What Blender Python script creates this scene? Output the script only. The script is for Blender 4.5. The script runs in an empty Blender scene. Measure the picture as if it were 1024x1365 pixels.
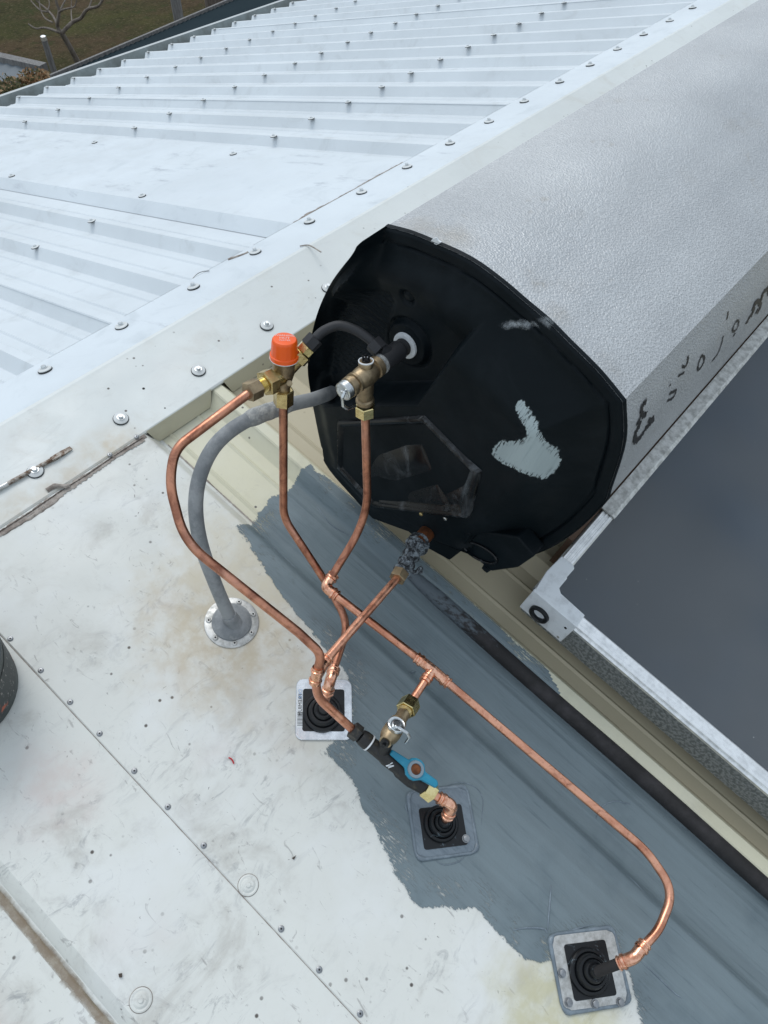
import bpy, bmesh, math, random
import numpy as np
from mathutils import Vector, Matrix
random.seed(7); rng = np.random.default_rng(7)
scene = bpy.context.scene
R_ = math.radians

# ------------------------------------------------------------------ camera, sky, sun, exposure
CX, CY, FPX = 512.0, 682.5, 981.57
PITCH, ROLL, YAW, SLOPE = R_(50.241), R_(0.498), R_(49.985), R_(13.7138)
CAM = Vector((0.0, -1.1375, 0.92))
FW = Vector((math.sin(YAW)*math.cos(PITCH), math.cos(YAW)*math.cos(PITCH), -math.sin(PITCH)))
_r = FW.cross(Vector((0, 0, 1))).normalized(); _u = _r.cross(FW)
RT = _r*math.cos(ROLL) + _u*math.sin(ROLL)
UP = _u*math.cos(ROLL) - _r*math.sin(ROLL)
cd = bpy.data.cameras.new('camera'); cam = bpy.data.objects.new('camera', cd)
scene.collection.objects.link(cam)
cam.matrix_world = Matrix(((RT.x, UP.x, -FW.x, CAM.x), (RT.y, UP.y, -FW.y, CAM.y), (RT.z, UP.z, -FW.z, CAM.z), (0, 0, 0, 1)))
cd.sensor_fit = 'VERTICAL'; cd.sensor_height = 36.0; cd.lens = 36.0*FPX/1365.0
cd.clip_start = 0.02; cd.clip_end = 900.0
scene.camera = cam

world = bpy.data.worlds.new('World'); scene.world = world; world.use_nodes = True
wn = world.node_tree.nodes; wl = world.node_tree.links
for n in list(wn): wn.remove(n)
SUN_EL, SUN_AZ = R_(60), R_(25)          # azimuth of the sun, measured from +Y towards +X
sky = wn.new('ShaderNodeTexSky'); sky.sky_type = 'NISHITA'; sky.sun_disc = False
sky.sun_elevation = SUN_EL; sky.sun_rotation = SUN_AZ; sky.dust_density = 1.0; sky.air_density = 1.0
hs = wn.new('ShaderNodeHueSaturation'); hs.inputs['Saturation'].default_value = 0.70
bg = wn.new('ShaderNodeBackground'); bg.inputs['Strength'].default_value = 0.15
wo = wn.new('ShaderNodeOutputWorld')
wl.new(sky.outputs['Color'], hs.inputs['Color']); cl = wn.new('ShaderNodeMix'); cl.data_type = 'RGBA'; cl.inputs[0].default_value = 0.70; cl.inputs[7].default_value = (4.2, 4.72, 5.15, 1)   # even cloud cover over the clear sky
wl.new(hs.outputs['Color'], cl.inputs[6]); wl.new(cl.outputs[2], bg.inputs['Color']); wl.new(bg.outputs['Background'], wo.inputs['Surface'])
sd = bpy.data.lights.new('sun', 'SUN'); sd.energy = 0.95; sd.angle = R_(32); sd.color = (1.0, 0.985, 0.955)
sun = bpy.data.objects.new('sun', sd); scene.collection.objects.link(sun)
sdir = Vector((math.sin(SUN_AZ)*math.cos(SUN_EL), math.cos(SUN_AZ)*math.cos(SUN_EL), math.sin(SUN_EL)))
sun.location = sdir*20; sun.rotation_euler = sdir.to_track_quat('Z', 'Y').to_euler()
vs = scene.view_settings; vs.view_transform = 'Standard'; vs.look = 'None'; vs.gamma = 1.0; vs.use_curve_mapping = False
vs.exposure = 0.33

# ------------------------------------------------------------------ geometry helpers
CS, SN, TN = math.cos(SLOPE), math.sin(SLOPE), math.tan(SLOPE)
NRM = Vector((0, -SN, CS)); SDIR = Vector((0, CS, SN)); XD = Vector((1, 0, 0))
FNRM = Vector((0, SN, CS)); FDIR = Vector((0, CS, -SN))
def W(x, s, n): return XD*x + SDIR*s + NRM*n            # near slope: x along the ridge, s up the slope (0 = ridge), n out of the sheet
def Wf(x, t, n): return XD*x + FDIR*t + FNRM*n          # far slope: t down from the ridge
def ray(px, py): return RT*((px-CX)/FPX) - UP*((py-CY)/FPX) + FW
def hit(px, py, nrm, d):
    r = ray(px, py); return CAM + r*((d - nrm.dot(CAM))/nrm.dot(r))
def N(px, py, h=0.0): return hit(px, py, NRM, h)        # survey point on the near slope, h above the rib tops
def NF(px, py, h=0.0): return hit(px, py, FNRM, h)
def XP(px, py, x): return hit(px, py, XD, x)
def ZP(px, py, z): return hit(px, py, Vector((0, 0, 1)), z)
def D(px, py, d): return CAM + ray(px, py)*d            # survey point at a measured distance
def xs(p): return (p.x, p.dot(SDIR))
def sn(p): return (p.dot(SDIR), p.dot(NRM))

class MB:
    def __init__(s): s.v = []; s.f = []; s.m = []
    def add(s, vs_, fs, mi=0):
        b = len(s.v); s.v += [Vector(v) for v in vs_]; s.f += [[i+b for i in f] for f in fs]; s.m += [mi]*len(fs); return s
    def tube(s, pts, rad, seg=14, cap=True, mi=0):
        pts = [Vector(p) for p in pts]; n = len(pts)
        if not hasattr(rad, '__len__'): rad = [rad]*n
        t = [(pts[min(i+1, n-1)]-pts[max(i-1, 0)]).normalized() for i in range(n)]
        a = t[0].orthogonal().normalized(); vs_ = []
        for i in range(n):
            if i:
                q = t[i-1].rotation_difference(t[i]); a = q @ a
            a = (a - t[i]*a.dot(t[i])).normalized(); b = t[i].cross(a)
            for k in range(seg):
                w = 2*math.pi*k/seg; vs_.append(pts[i] + (a*math.cos(w)+b*math.sin(w))*rad[i])
        fs = []
        for i in range(n-1):
            for k in range(seg):
                k2 = (k+1) % seg; fs.append([i*seg+k, i*seg+k2, (i+1)*seg+k2, (i+1)*seg+k])
        if cap:
            fs.append(list(range(seg))[::-1]); fs.append([(n-1)*seg+k for k in range(seg)])
        return s.add(vs_, fs, mi)
    def lathe(s, prof, o, axis, seg=24, mi=0, cap=True, phase=0.0, ref=None):   # prof = [(distance along the axis, radius)]
        o = Vector(o); z = Vector(axis).normalized()
        a = z.orthogonal().normalized() if ref is None else (ref - z*ref.dot(z)).normalized()
        b = z.cross(a); vs_ = []; fs = []; n = len(prof)
        for h, r in prof:
            for k in range(seg):
                w = 2*math.pi*k/seg + phase; vs_.append(o + z*h + (a*math.cos(w)+b*math.sin(w))*r)
        for i in range(n-1):
            for k in range(seg):
                k2 = (k+1) % seg; fs.append([i*seg+k, i*seg+k2, (i+1)*seg+k2, (i+1)*seg+k])
        if cap:
            fs.append(list(range(seg))[::-1]); fs.append([(n-1)*seg+k for k in range(seg)])
        return s.add(vs_, fs, mi)
    def hexnut(s, o, axis, h, r, mi=0, phase=0.0, hole=None):
        c = r*0.06
        return s.lathe([(0, r*0.9), (c, r), (h-c, r), (h, r*0.88)], o, axis, 6, mi, phase=phase)
    def prism(s, poly, vec, mi=0):      # polygon of 3-D points pushed along vec
        n = len(poly); poly = [Vector(p) for p in poly]; vec = Vector(vec)
        vs_ = poly + [p+vec for p in poly]
        fs = [list(range(n)), list(range(n, 2*n))[::-1]] + [[i, i+n, (i+1) % n + n, (i+1) % n] for i in range(n)]
        return s.add(vs_, fs, mi)
    def box(s, o, ex, ey, ez, mi=0):    # corner and three edge vectors
        o = Vector(o); ex, ey, ez = Vector(ex), Vector(ey), Vector(ez)
        return s.prism([o, o+ex, o+ex+ey, o+ey], ez, mi)
    def sweep(s, prof, frames, mi=0, closed=False):   # prof list of n profile points mapped by each frame function
        n = len(prof); vs_ = []; fs = []
        for f in frames: vs_ += [f(p) for p in prof]
        for i in range(len(frames)-1):
            for k in range(n if closed else n-1):
                k2 = (k+1) % n; fs.append([i*n+k, i*n+k2, (i+1)*n+k2, (i+1)*n+k])
        return s.add(vs_, fs, mi)
    def build(s, name, mats, parent=None, sharp=35, bevel=0.0, attrs=None, recalc=True):
        me = bpy.data.meshes.new(name); off = parent_origin(parent)
        me.from_pydata([v-off for v in s.v], [], s.f)
        mats = mats if isinstance(mats, (list, tuple)) else [mats]
        for m in mats: me.materials.append(m)
        if len(mats) > 1: me.polygons.foreach_set('material_index', s.m)
        if recalc:
            bm = bmesh.new(); bm.from_mesh(me); bmesh.ops.recalc_face_normals(bm, faces=bm.faces); bm.to_mesh(me); bm.free()
        me.polygons.foreach_set('use_smooth', [True]*len(me.polygons))
        me.set_sharp_from_angle(angle=R_(sharp))
        if attrs:
            for k, vals in attrs.items():
                at = me.attributes.new(k, 'FLOAT', 'POINT'); at.data.foreach_set('value', np.asarray(vals, dtype=np.float32))
        ob = bpy.data.objects.new(name, me); scene.collection.objects.link(ob)
        if parent is not None: ob.parent = parent
        if bevel:
            bv = ob.modifiers.new('edge', 'BEVEL'); bv.width = bevel; bv.segments = 2; bv.limit_method = 'ANGLE'; bv.angle_limit = R_(40)
        return ob
def parent_origin(p):
    o = Vector((0, 0, 0))
    while p is not None: o += p.location; p = p.parent
    return o
def tag(o, label=None, cat=None, group=None, kind=None):
    if label: o['label'] = label
    if cat: o['category'] = cat
    if group: o['group'] = group
    if kind: o['kind'] = kind
    return o
def thing(name, label, cat, loc, group=None):
    o = bpy.data.objects.new(name, None); o.empty_display_size = 0.05
    scene.collection.objects.link(o); o.location = loc
    return tag(o, label, cat, group)
def inst(src, name, parent, loc, rot=None):       # a further piece sharing mesh data; loc in world
    o = bpy.data.objects.new(name, src.data); scene.collection.objects.link(o)
    o.parent = parent; o.location = Vector(loc) - parent_origin(parent)
    if rot is not None: o.rotation_euler = rot
    return o
def fillet(pts, rads, step=10):                   # polyline with rounded bends
    pts = [Vector(p) for p in pts]; out = [pts[0]]
    for i in range(1, len(pts)-1):
        r = rads[i-1] if hasattr(rads, '__len__') else rads
        a = (pts[i-1]-pts[i]); b = (pts[i+1]-pts[i]); la, lb = a.length, b.length; a.normalize(); b.normalize()
        ang = math.acos(max(-1, min(1, a.dot(b))))
        d = min(r/math.tan(ang/2), la*0.48, lb*0.48)
        p0, p2 = pts[i]+a*d, pts[i]+b*d
        for k in range(step+1):
            t = k/step; out.append(p0*(1-t)**2 + pts[i]*2*t*(1-t) + p2*t*t)
    out.append(pts[-1]); return out
def spline(pts, step=8):                          # Catmull-Rom
    pts = [Vector(p) for p in pts]; P = [pts[0]*2-pts[1]] + pts + [pts[-1]*2-pts[-2]]; out = []
    for i in range(1, len(P)-2):
        for k in range(step):
            t = k/step; a, b, c, d = P[i-1:i+3]
            out.append(0.5*((2*b) + (c-a)*t + (2*a-5*b+4*c-d)*t*t + (-a+3*b-3*c+d)*t**3))
    out.append(pts[-1]); return out
def seg_dist(P, A, B):                            # numpy, P (n,2)
    d = B-A; t = np.clip(((P-A) @ d)/max(d @ d, 1e-12), 0, 1)
    return np.linalg.norm(P-(A+t[:, None]*d), axis=1)
def inside(P, poly):
    x, y = P[:, 0], P[:, 1]; c = np.zeros(len(P), bool); n = len(poly)
    for i in range(n):
        x1, y1 = poly[i]; x2, y2 = poly[(i+1) % n]
        if y1 == y2: continue
        m = ((y1 > y) != (y2 > y)) & (x < (x2-x1)*(y-y1)/(y2-y1)+x1); c ^= m
    return c
def sdist(P, poly, scales=None):                  # positive inside; each edge's distance may be divided by a scale
    poly = np.asarray(poly, float); n = len(poly); d = np.full(len(P), 1e9)
    for i in range(n):
        e = seg_dist(P, poly[i], poly[(i+1) % n])
        if scales is not None: e = e/scales[i]
        d = np.minimum(d, e)
    return np.where(inside(P, poly), d, -d)
def sstep(a, b, x):
    t = np.clip((x-a)/(b-a), 0, 1); return t*t*(3-2*t)
def drape(name, poly, f, cell, margin, m, parent, bounds=None, cut=None):   # thin coat laid over a surface f(u, v), edge distance stored per vertex
    poly = np.asarray(poly, float); lo = poly.min(0)-margin; hi = poly.max(0)+margin
    us = np.arange(lo[0], hi[0]+cell, cell) if bounds is None else bounds
    v_ = np.arange(lo[1], hi[1]+cell, cell)
    U, V = np.meshgrid(us, v_, indexing='ij'); P = np.c_[U.ravel(), V.ravel()]; e = sdist(P, poly)
    keep = e > -margin
    if cut is not None: keep &= ~cut(P)
    nu, nv = U.shape; idx = np.full(len(P), -1); vs_ = []; at = []; uv = []
    mb = MB(); K = keep.reshape(nu, nv); faces = []
    for i in range(nu-1):
        for j in range(nv-1):
            if K[i, j] and K[i+1, j] and K[i, j+1] and K[i+1, j+1]:
                q = []
                for a, b in ((i, j), (i+1, j), (i+1, j+1), (i, j+1)):
                    k = a*nv+b
                    if idx[k] < 0:
                        idx[k] = len(vs_); vs_.append(f(P[k, 0], P[k, 1])); at.append(e[k]); uv.append(P[k])
                    q.append(int(idx[k]))
                faces.append(q)
    mb.add(vs_, faces)
    uv = np.array(uv)
    return mb.build(name, m, parent, attrs={'edge': at, 'pu': uv[:, 0], 'pv': uv[:, 1]}, sharp=60)

# ------------------------------------------------------------------ materials
class M:
    def __init__(s, name, **kw):
        s.mat = bpy.data.materials.new(name); s.mat.use_nodes = True; s.t = s.mat.node_tree
        s.b = s.t.nodes['Principled BSDF']; s.out = s.t.nodes['Material Output']
        s.pos = s.t.nodes.new('ShaderNodeNewGeometry').outputs['Position']
        s.obj = s.t.nodes.new('ShaderNodeTexCoord').outputs['Object']
        for k, v in kw.items(): s.set(k, v)
    def set(s, k, v):
        names = {'base': 'Base Color', 'rough': 'Roughness', 'metal': 'Metallic', 'coat': 'Coat Weight', 'crough': 'Coat Roughness', 'spec': 'Specular IOR Level', 'alpha': 'Alpha', 'normal': 'Normal', 'trans': 'Transmission Weight', 'aniso': 'Anisotropic'}
        s.link(v, s.b.inputs[names[k]])
    def link(s, v, sock):
        if isinstance(v, bpy.types.NodeSocket): s.t.links.new(v, sock)
        elif hasattr(v, '__len__'): sock.default_value = tuple(v)+((1,) if len(v) == 3 and sock.type == 'RGBA' else ())
        else: sock.default_value = v
    def new(s, t, **props):
        n = s.t.nodes.new(t)
        for k, v in props.items(): setattr(n, k, v)
        return n
    def map(s, scale=(1, 1, 1), rot=(0, 0, 0), vec=None):
        n = s.new('ShaderNodeMapping'); s.link(vec if vec is not None else s.pos, n.inputs['Vector']); n.inputs['Scale'].default_value = scale; n.inputs['Rotation'].default_value = rot
        return n.outputs[0]
    def noise(s, scale, detail=4, rough=.55, vec=None, dist=0.0):
        n = s.new('ShaderNodeTexNoise'); s.link(vec if vec is not None else s.pos, n.inputs['Vector'])
        n.inputs['Scale'].default_value = scale; n.inputs['Detail'].default_value = detail; n.inputs['Roughness'].default_value = rough; n.inputs['Distortion'].default_value = dist
        return n.outputs['Fac']
    def voro(s, scale, vec=None, feature='F1', out='Distance', rnd=1.0):
        n = s.new('ShaderNodeTexVoronoi', feature=feature); s.link(vec if vec is not None else s.pos, n.inputs['Vector']); n.inputs['Scale'].default_value = scale
        if 'Randomness' in n.inputs: n.inputs['Randomness'].default_value = rnd
        return n.outputs[out]
    def ramp(s, fac, lo, hi, a=0.0, b=1.0):
        n = s.new('ShaderNodeMapRange', interpolation_type='SMOOTHSTEP'); s.link(fac, n.inputs[0])
        for i, v in enumerate((lo, hi, a, b)): n.inputs[i+1].default_value = v
        return n.outputs[0]
    def mix(s, fac, a, b, mode='MIX'):
        n = s.new('ShaderNodeMix', data_type='RGBA', blend_type=mode); s.link(fac, n.inputs[0]); s.link(a, n.inputs[6]); s.link(b, n.inputs[7]); return n.outputs[2]
    def math(s, op, a, b=0.0, c=0.0):
        n = s.new('ShaderNodeMath', operation=op)
        for i, v in enumerate((a, b, c)): s.link(v, n.inputs[i])
        return n.outputs[0]
    def attr(s, name): return s.new('ShaderNodeAttribute', attribute_name=name).outputs['Fac']
    def dist(s, p):
        n = s.new('ShaderNodeVectorMath', operation='DISTANCE'); s.link(s.pos, n.inputs[0]); n.inputs[1].default_value = p; return n.outputs['Value']
    def comb(s, x, y, z=0.0):
        n = s.new('ShaderNodeCombineXYZ')
        for i, v in enumerate((x, y, z)): s.link(v, n.inputs[i])
        return n.outputs[0]
    def sep(s, v):
        n = s.new('ShaderNodeSeparateXYZ'); s.link(v, n.inputs[0]); return n.outputs
    def bump(s, h, strength=.3, dist=.002, prev=None):
        n = s.new('ShaderNodeBump'); s.link(h, n.inputs['Height']); n.inputs['Strength'].default_value = strength; n.inputs['Distance'].default_value = dist
        if prev is not None: s.link(prev, n.inputs['Normal'])
        s.last = n.outputs[0]; s.link(n.outputs[0], s.b.inputs['Normal']); return n.outputs[0]

def white_roof(name, base, dirt, amount, scuff=0.0, stains=(), rough=.42):
    m = M(name, rough=rough, spec=.4)
    c = m.mix(m.ramp(m.noise(1.7, 5, .6), .35, .7), base, [v*.90 for v in base])
    c = m.mix(m.math('MULTIPLY', m.ramp(m.noise(9, 6, .65, dist=.6), .52, .75), amount), c, dirt)
    if scuff:
        st = m.map((1, 2.2, 1), (0, 0, .6)); pz = m.ramp(m.noise(4.5, 3, .6), .40, .62, .15, 1); c = m.mix(m.math('MULTIPLY', m.math('MULTIPLY', m.ramp(m.noise(16, 7, .72, st, 1.2), .53, .68), pz), .55*scuff), c, (.30, .31, .31))
        c = m.mix(m.math('MULTIPLY', m.ramp(m.noise(30, 6, .7, dist=.8), .50, .72), m.math('MULTIPLY', pz, .32*scuff)), c, (.36, .35, .33))
        st2 = m.map((2.6, 1, 1), (0, 0, -.5)); c = m.mix(m.math('MULTIPLY', m.ramp(m.noise(24, 5, .7, st2, 1.8), .60, .70), .40*scuff), c, (.24, .23, .22))
        c = m.mix(m.math('MULTIPLY', m.ramp(m.noise(5, 3, .5), .56, .72), .22*scuff), c, (.52, .40, .36))
        c = m.mix(m.math('MULTIPLY', m.ramp(m.noise(7, 4, .6, m.map((1, 1, 1), (1, 2, 0))), .45, .7), .30*scuff), c, (.735, .755, .75))
        v = m.voro(34); c = m.mix(m.math('MULTIPLY', m.ramp(v, .05, .11, 1, 0), m.ramp(m.noise(6, 2), .45, .6)), c, (.10, .09, .08))
        v2 = m.ramp(m.noise(60, 3, .6, dist=2.5), .70, .76); c = m.mix(m.math('MULTIPLY', v2, .6*scuff), c, (.16, .15, .14))
    if name.endswith('bright'):
        c = m.mix(m.math('MULTIPLY', m.math('MULTIPLY', m.ramp(m.noise(17, 5, .7, m.map((1, .16, 1))), .56, .70), m.ramp(m.noise(2.2, 3, .6), .46, .6)), .55), c, (.30, .33, .37))
    for p, r0, r1, col, amt in stains:
        dn = m.math('ADD', m.dist(p), m.math('MULTIPLY', m.math('SUBTRACT', m.noise(14, 5, .65), .5), r1*.9))
        c = m.mix(m.math('MULTIPLY', m.ramp(dn, r0, r1, 1, 0), m.math('MULTIPLY', m.ramp(m.noise(40, 4, .6), .3, .65, .4, 1), amt)), c, col)
    m.set('base', c); m.set('rough', m.ramp(m.noise(12, 4), .3, .7, rough-.08, rough+.14))
    m.bump(m.noise(3.2, 3, .5), .12, .02, m.bump(m.noise(90, 4, .6), .10, .001))
    return m.mat

MAT = {}
pF = N(309, 830); pSeal = N(95, 645)
MAT['roof_far'] = white_roof('white_roof_paint_cool', (.65, .70, .73), (.47, .50, .51), .45)
def patch_mat():
    return white_roof('white_roof_paint_bright', (.66, .715, .75), (.47, .52, .55), .5)
MAT['patch_far'] = patch_mat()
MAT['cap'] = white_roof('ridge_cap_paint', (.69, .72, .70), (.52, .50, .44), .35, .25, [(tuple(N(95, 652)), .0, .10, (.44, .36, .25), .6), (tuple(N(150, 608)), .0, .09, (.46, .36, .22), .65), (tuple(N(20, 685)), .0, .07, (.46, .38, .26), .5), (tuple(NF(395, 300)), .0, .06, (.40, .33, .24), .5), (tuple(NF(470, 262)), .0, .09, (.46, .40, .30), .4)])
MAT['cover'] = white_roof('cover_sheet_paint', (.675, .685, .645), (.46, .45, .41), .8, 1.45, [(tuple(pF), .03, .21, (.46, .375, .25), .85), (tuple(N(345, 740)), 0, .24, (.60, .565, .45), .75), (tuple(N(70, 1050)), 0, .10, (.55, .36, .32), .35), (tuple(N(735, 1345)), .03, .13, (.50, .47, .28), .75), (tuple(N(425, 985)), .0, .13, (.48, .46, .38), .5)])
def pan_mat():
    return white_roof('cream_sheet_paint', (.66, .635, .48), (.45, .42, .30), .45, .3, [(tuple(N(390, 690, -.029)), 0, .06, (.40, .36, .22), .5)])
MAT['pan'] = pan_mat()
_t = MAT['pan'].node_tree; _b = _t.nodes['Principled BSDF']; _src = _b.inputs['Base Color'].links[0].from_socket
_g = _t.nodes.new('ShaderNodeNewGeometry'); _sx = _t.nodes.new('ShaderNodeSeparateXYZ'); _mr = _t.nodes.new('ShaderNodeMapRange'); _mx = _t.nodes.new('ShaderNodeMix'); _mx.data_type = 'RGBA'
_mr.inputs[1].default_value = .655; _mr.inputs[2].default_value = .668; _mr.inputs[3].default_value = 0.0; _mr.inputs[4].default_value = .85  # beyond the rib: bare olive paint, darkened further for shade under tank and collector
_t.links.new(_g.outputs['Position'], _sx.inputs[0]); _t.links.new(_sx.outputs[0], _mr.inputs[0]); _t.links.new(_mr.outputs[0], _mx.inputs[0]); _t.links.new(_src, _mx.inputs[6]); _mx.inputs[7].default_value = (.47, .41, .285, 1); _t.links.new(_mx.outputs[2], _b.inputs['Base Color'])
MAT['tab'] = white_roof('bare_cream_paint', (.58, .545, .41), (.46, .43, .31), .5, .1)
m = M('sealant', rough=.7); m.set('base', m.mix(m.ramp(m.noise(60, 5, .7), .35, .65), (.20, .165, .14), (.38, .34, .30))); m.bump(m.noise(110, 5, .7), .6, .003); MAT['sealant'] = m.mat
m = M('seal_crack', rough=.9, base=(.07, .055, .045)); MAT['grime'] = m.mat

def brush_paint(name, base, dark, amp=.012, alpha=True, rot=0.0, dry=.050):
    m = M(name, rough=.45, spec=.35)
    u, v = m.attr('pu'), m.attr('pv'); co = m.comb(u, v)
    st = m.map((1, .07, 1), (0, 0, rot), co)
    n1 = m.noise(150, 4, .6, st); n2 = m.noise(45, 4, .6, st); big = m.noise(7, 4, .6, co)
    c = m.mix(m.ramp(n2, .35, .7), base, [b*.88 for b in base])
    c = m.mix(m.math('MULTIPLY', m.ramp(big, .5, .75), .6), c, dark)
    c = m.mix(m.math('MULTIPLY', m.ramp(n1, .56, .70), .55), c, dark)
    c = m.mix(m.math('MULTIPLY', m.ramp(m.noise(55, 3, .6, co, 2.0), .72, .78), .6), c, [b*.45 for b in base])
    m.set('base', c); m.set('rough', m.ramp(n2, .3, .7, .36, .58))
    m.bump(big, .30, .004, m.bump(n1, .70, .0014, m.bump(n2, .35, .002)))
    if alpha:
        wob = m.math('MULTIPLY', m.math('SUBTRACT', m.noise(38, 5, .7, m.map((1, .35, 1), (0, 0, rot+.5), co)), .5), amp*2.2)
        wob2 = m.math('MULTIPLY', m.math('SUBTRACT', m.noise(260, 4, .75, m.map((1, .5, 1), (0, 0, rot+.3), co)), .5), amp*1.3)
        e = m.math('ADD', m.attr('edge'), m.math('ADD', wob, wob2))
        dn_ = m.math('MULTIPLY', m.ramp(m.attr('edge'), dry*.25, dry, 1, 0), m.ramp(m.noise(11, 3, .6, co), .46, .60))
        hole_ = m.math('MULTIPLY', m.ramp(m.noise(420, 4, .8, m.map((1, .13, 1), (0, 0, rot+.12), co)), .50, .58), dn_)
        m.set('alpha', m.math('MULTIPLY', m.ramp(e, -.0008, .0012), m.math('SUBTRACT', 1.0, hole_)))
    return m.mat
MAT['grey'] = brush_paint('grey_roof_membrane', (.170, .215, .234), (.100, .136, .155))
MAT['greyplate'] = None
MAT['smear'] = brush_paint('pale_paint_smear', (.36, .425, .435), (.29, .35, .365), .008, dry=.010)

m = M('black_plastic', spec=.13)
dust_sheen = m.math('MULTIPLY', m.ramp(m.noise(6, 6, .68, dist=.8), .40, .72), .85)  # pale mottling: dust, with the cap's dull sheen lifted into its tone
c = m.mix(dust_sheen, (.0022, .0052, .0072), (.0090, .0132, .0165)); c = m.mix(m.math('MULTIPLY', m.ramp(m.noise(38, 5, .7, m.map((1, 1, 2.5)), 1.5), .68, .78), .3), c, (.07, .08, .085))
m.set('base', c); m.set('rough', m.ramp(m.noise(14, 4), .3, .7, .42, .62)); m.bump(m.noise(420, 2), .12, .0006); MAT['black'] = m.mat
m = M('black_gloss_plastic', spec=.40)
c = m.mix(m.math('MULTIPLY', m.ramp(m.noise(16, 6, .7, m.map((1, 1, .5), (.5, 0, 0)), 1.2), .50, .70), .75), (.0015, .002, .003), (.10, .11, .12)); m.set('base', c); m.set('rough', m.ramp(m.noise(20, 5), .3, .7, .16, .34)); MAT['gloss'] = m.mat
m = M('black_rubber', base=(.004, .005, .0065), spec=.5); m.set('rough', m.ramp(m.noise(50, 4), .3, .7, .32, .55)); MAT['rubber'] = m.mat
m = M('painted_rubber', spec=.4, rough=.35); m.set('base', m.mix(m.ramp(m.noise(34, 5, .7, m.map((1, 1, 1), (.4, .3, 1)), 1.5), .60, .66), (.004, .005, .0065), (.10, .13, .15))); MAT['rubber_smeared'] = m.mat
m = M('black_lagging', rough=.75); c = m.mix(m.ramp(m.noise(20, 5, .65), .4, .75), (.016, .0145, .0145), (.042, .038, .040))
c = m.mix(m.ramp(m.noise(30, 6, .75), .68, .78), c, (.11, .12, .14)); y_ = m.sep(m.pos)[1]; e_ = m.math('ADD', m.ramp(y_, -1.05, -.68, 0, 1), m.math('MULTIPLY', m.math('SUBTRACT', m.noise(150, 4, .7, m.map((1, .45, 1), (0, 0, .7))), .5), 1.5))
c = m.mix(m.math('MULTIPLY', m.ramp(e_, .55, .95), m.ramp(y_, -1.0, -.85, 0, .8)), c, (.12, .15, .172)); m.set('base', c); m.bump(m.noise(160, 4, .7), .4, .0015); MAT['lag'] = m.mat
m = M('hose_rubber', base=(.02, .021, .024), rough=.6); m.bump(m.noise(300, 3), .2, .001); MAT['hose'] = m.mat

# stucco-embossed aluminium jacket
m = M('stucco_aluminium', metal=.35)
p = m.map((1, .85, .85)); h = m.noise(480, 2, .5, p); h2 = m.voro(400, p); h3 = m.noise(250, 2, .5, p)
c = m.mix(m.ramp(m.noise(2.2, 5, .6), .35, .7), (.55, .565, .57), (.44, .455, .465)); c = m.mix(m.math('MULTIPLY', m.ramp(m.noise(6, 5, .7), .56, .76), .5), c, (.36, .34, .31))
c = m.mix(m.ramp(m.math('ADD', m.math('MULTIPLY', h, .6), m.math('MULTIPLY', h2, .45)), .40, .66), m.mix(.30, c, (.24, .25, .26)), c)
c = m.mix(m.math('MULTIPLY', m.ramp(m.noise(24, 4, .6), .66, .74), .35), c, (.33, .31, .27))
for q_, r_ in (((600, 300), .05), ((735, 430), .03), ((905, 250), .03), ((560, 320), .04)):
    dn_ = m.math('ADD', m.dist(tuple(XP(*q_, .70 if q_[0] < 800 else 1.1))), m.math('MULTIPLY', m.math('SUBTRACT', m.noise(30, 5, .7), .5), r_)); c = m.mix(m.math('MULTIPLY', m.ramp(dn_, 0, r_, 1, 0), .5), c, (.30, .26, .20))
m.set('base', c); m.set('rough', m.ramp(m.noise(9, 4), .3, .7, .38, .56)); m.bump(h2, .55, .0022, m.bump(h, .6, .0014, m.bump(h3, .45, .0018))); MAT['stucco'] = m.mat
m = M('letter_ink', base=(.012, .012, .013), rough=.5); MAT['ink'] = m.mat

m = M('copper', metal=1.0)
c = m.mix(m.ramp(m.noise(16, 6, .7, m.obj, .8), .38, .64), (.82, .42, .28), (.56, .235, .145)); c = m.mix(m.math('MULTIPLY', m.ramp(m.noise(60, 5, .7, m.obj, 1), .53, .70), .75), c, (.34, .145, .095))
c = m.mix(m.math('MULTIPLY', m.ramp(m.noise(12, 3, .5, m.obj), .55, .75), .5), c, (.88, .52, .40))
m.set('base', c); m.set('rough', m.ramp(m.noise(45, 4, .6, m.obj), .3, .7, .24, .44)); m.bump(m.noise(55, 3, .5, m.obj), .12, .001); MAT['copper'] = m.mat
m = M('copper_aged', metal=1.0)
c = m.mix(m.ramp(m.noise(30, 6, .7, m.obj, 1), .35, .7), (.64, .30, .19), (.28, .115, .075)); c = m.mix(m.math('MULTIPLY', m.ramp(m.noise(12, 4, .6, m.obj), .5, .75), .8), c, (.74, .40, .29))
m.set('base', c); m.set('rough', m.ramp(m.noise(35, 4, .6, m.obj), .3, .7, .30, .52)); m.bump(m.noise(70, 3, .5, m.obj), .12, .001); MAT['copper_old'] = m.mat
m = M('copper_fitting', metal=1.0)
c = m.mix(m.ramp(m.noise(120, 4, .6, m.obj), .4, .65), (.92, .52, .36), (.62, .27, .16)); m.set('base', c); m.set('rough', m.ramp(m.noise(90, 3, .6, m.obj), .3, .7, .16, .38)); m.bump(m.noise(170, 3, .6, m.obj), .4, .0015); MAT['copper_fit'] = m.mat
def brass(name, a, b, r0, r1):
    m = M(name, metal=1.0); m.set('base', m.mix(m.ramp(m.noise(70, 5, .65, m.obj), .35, .7), a, b)); m.set('rough', m.ramp(m.noise(60, 4, .6, m.obj), .3, .7, r0, r1)); m.bump(m.noise(260, 3, .6, m.obj), .3, .0008); return m.mat
MAT['brass'] = brass('brass', (.66, .52, .25), (.44, .33, .15), .22, .42)
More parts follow.
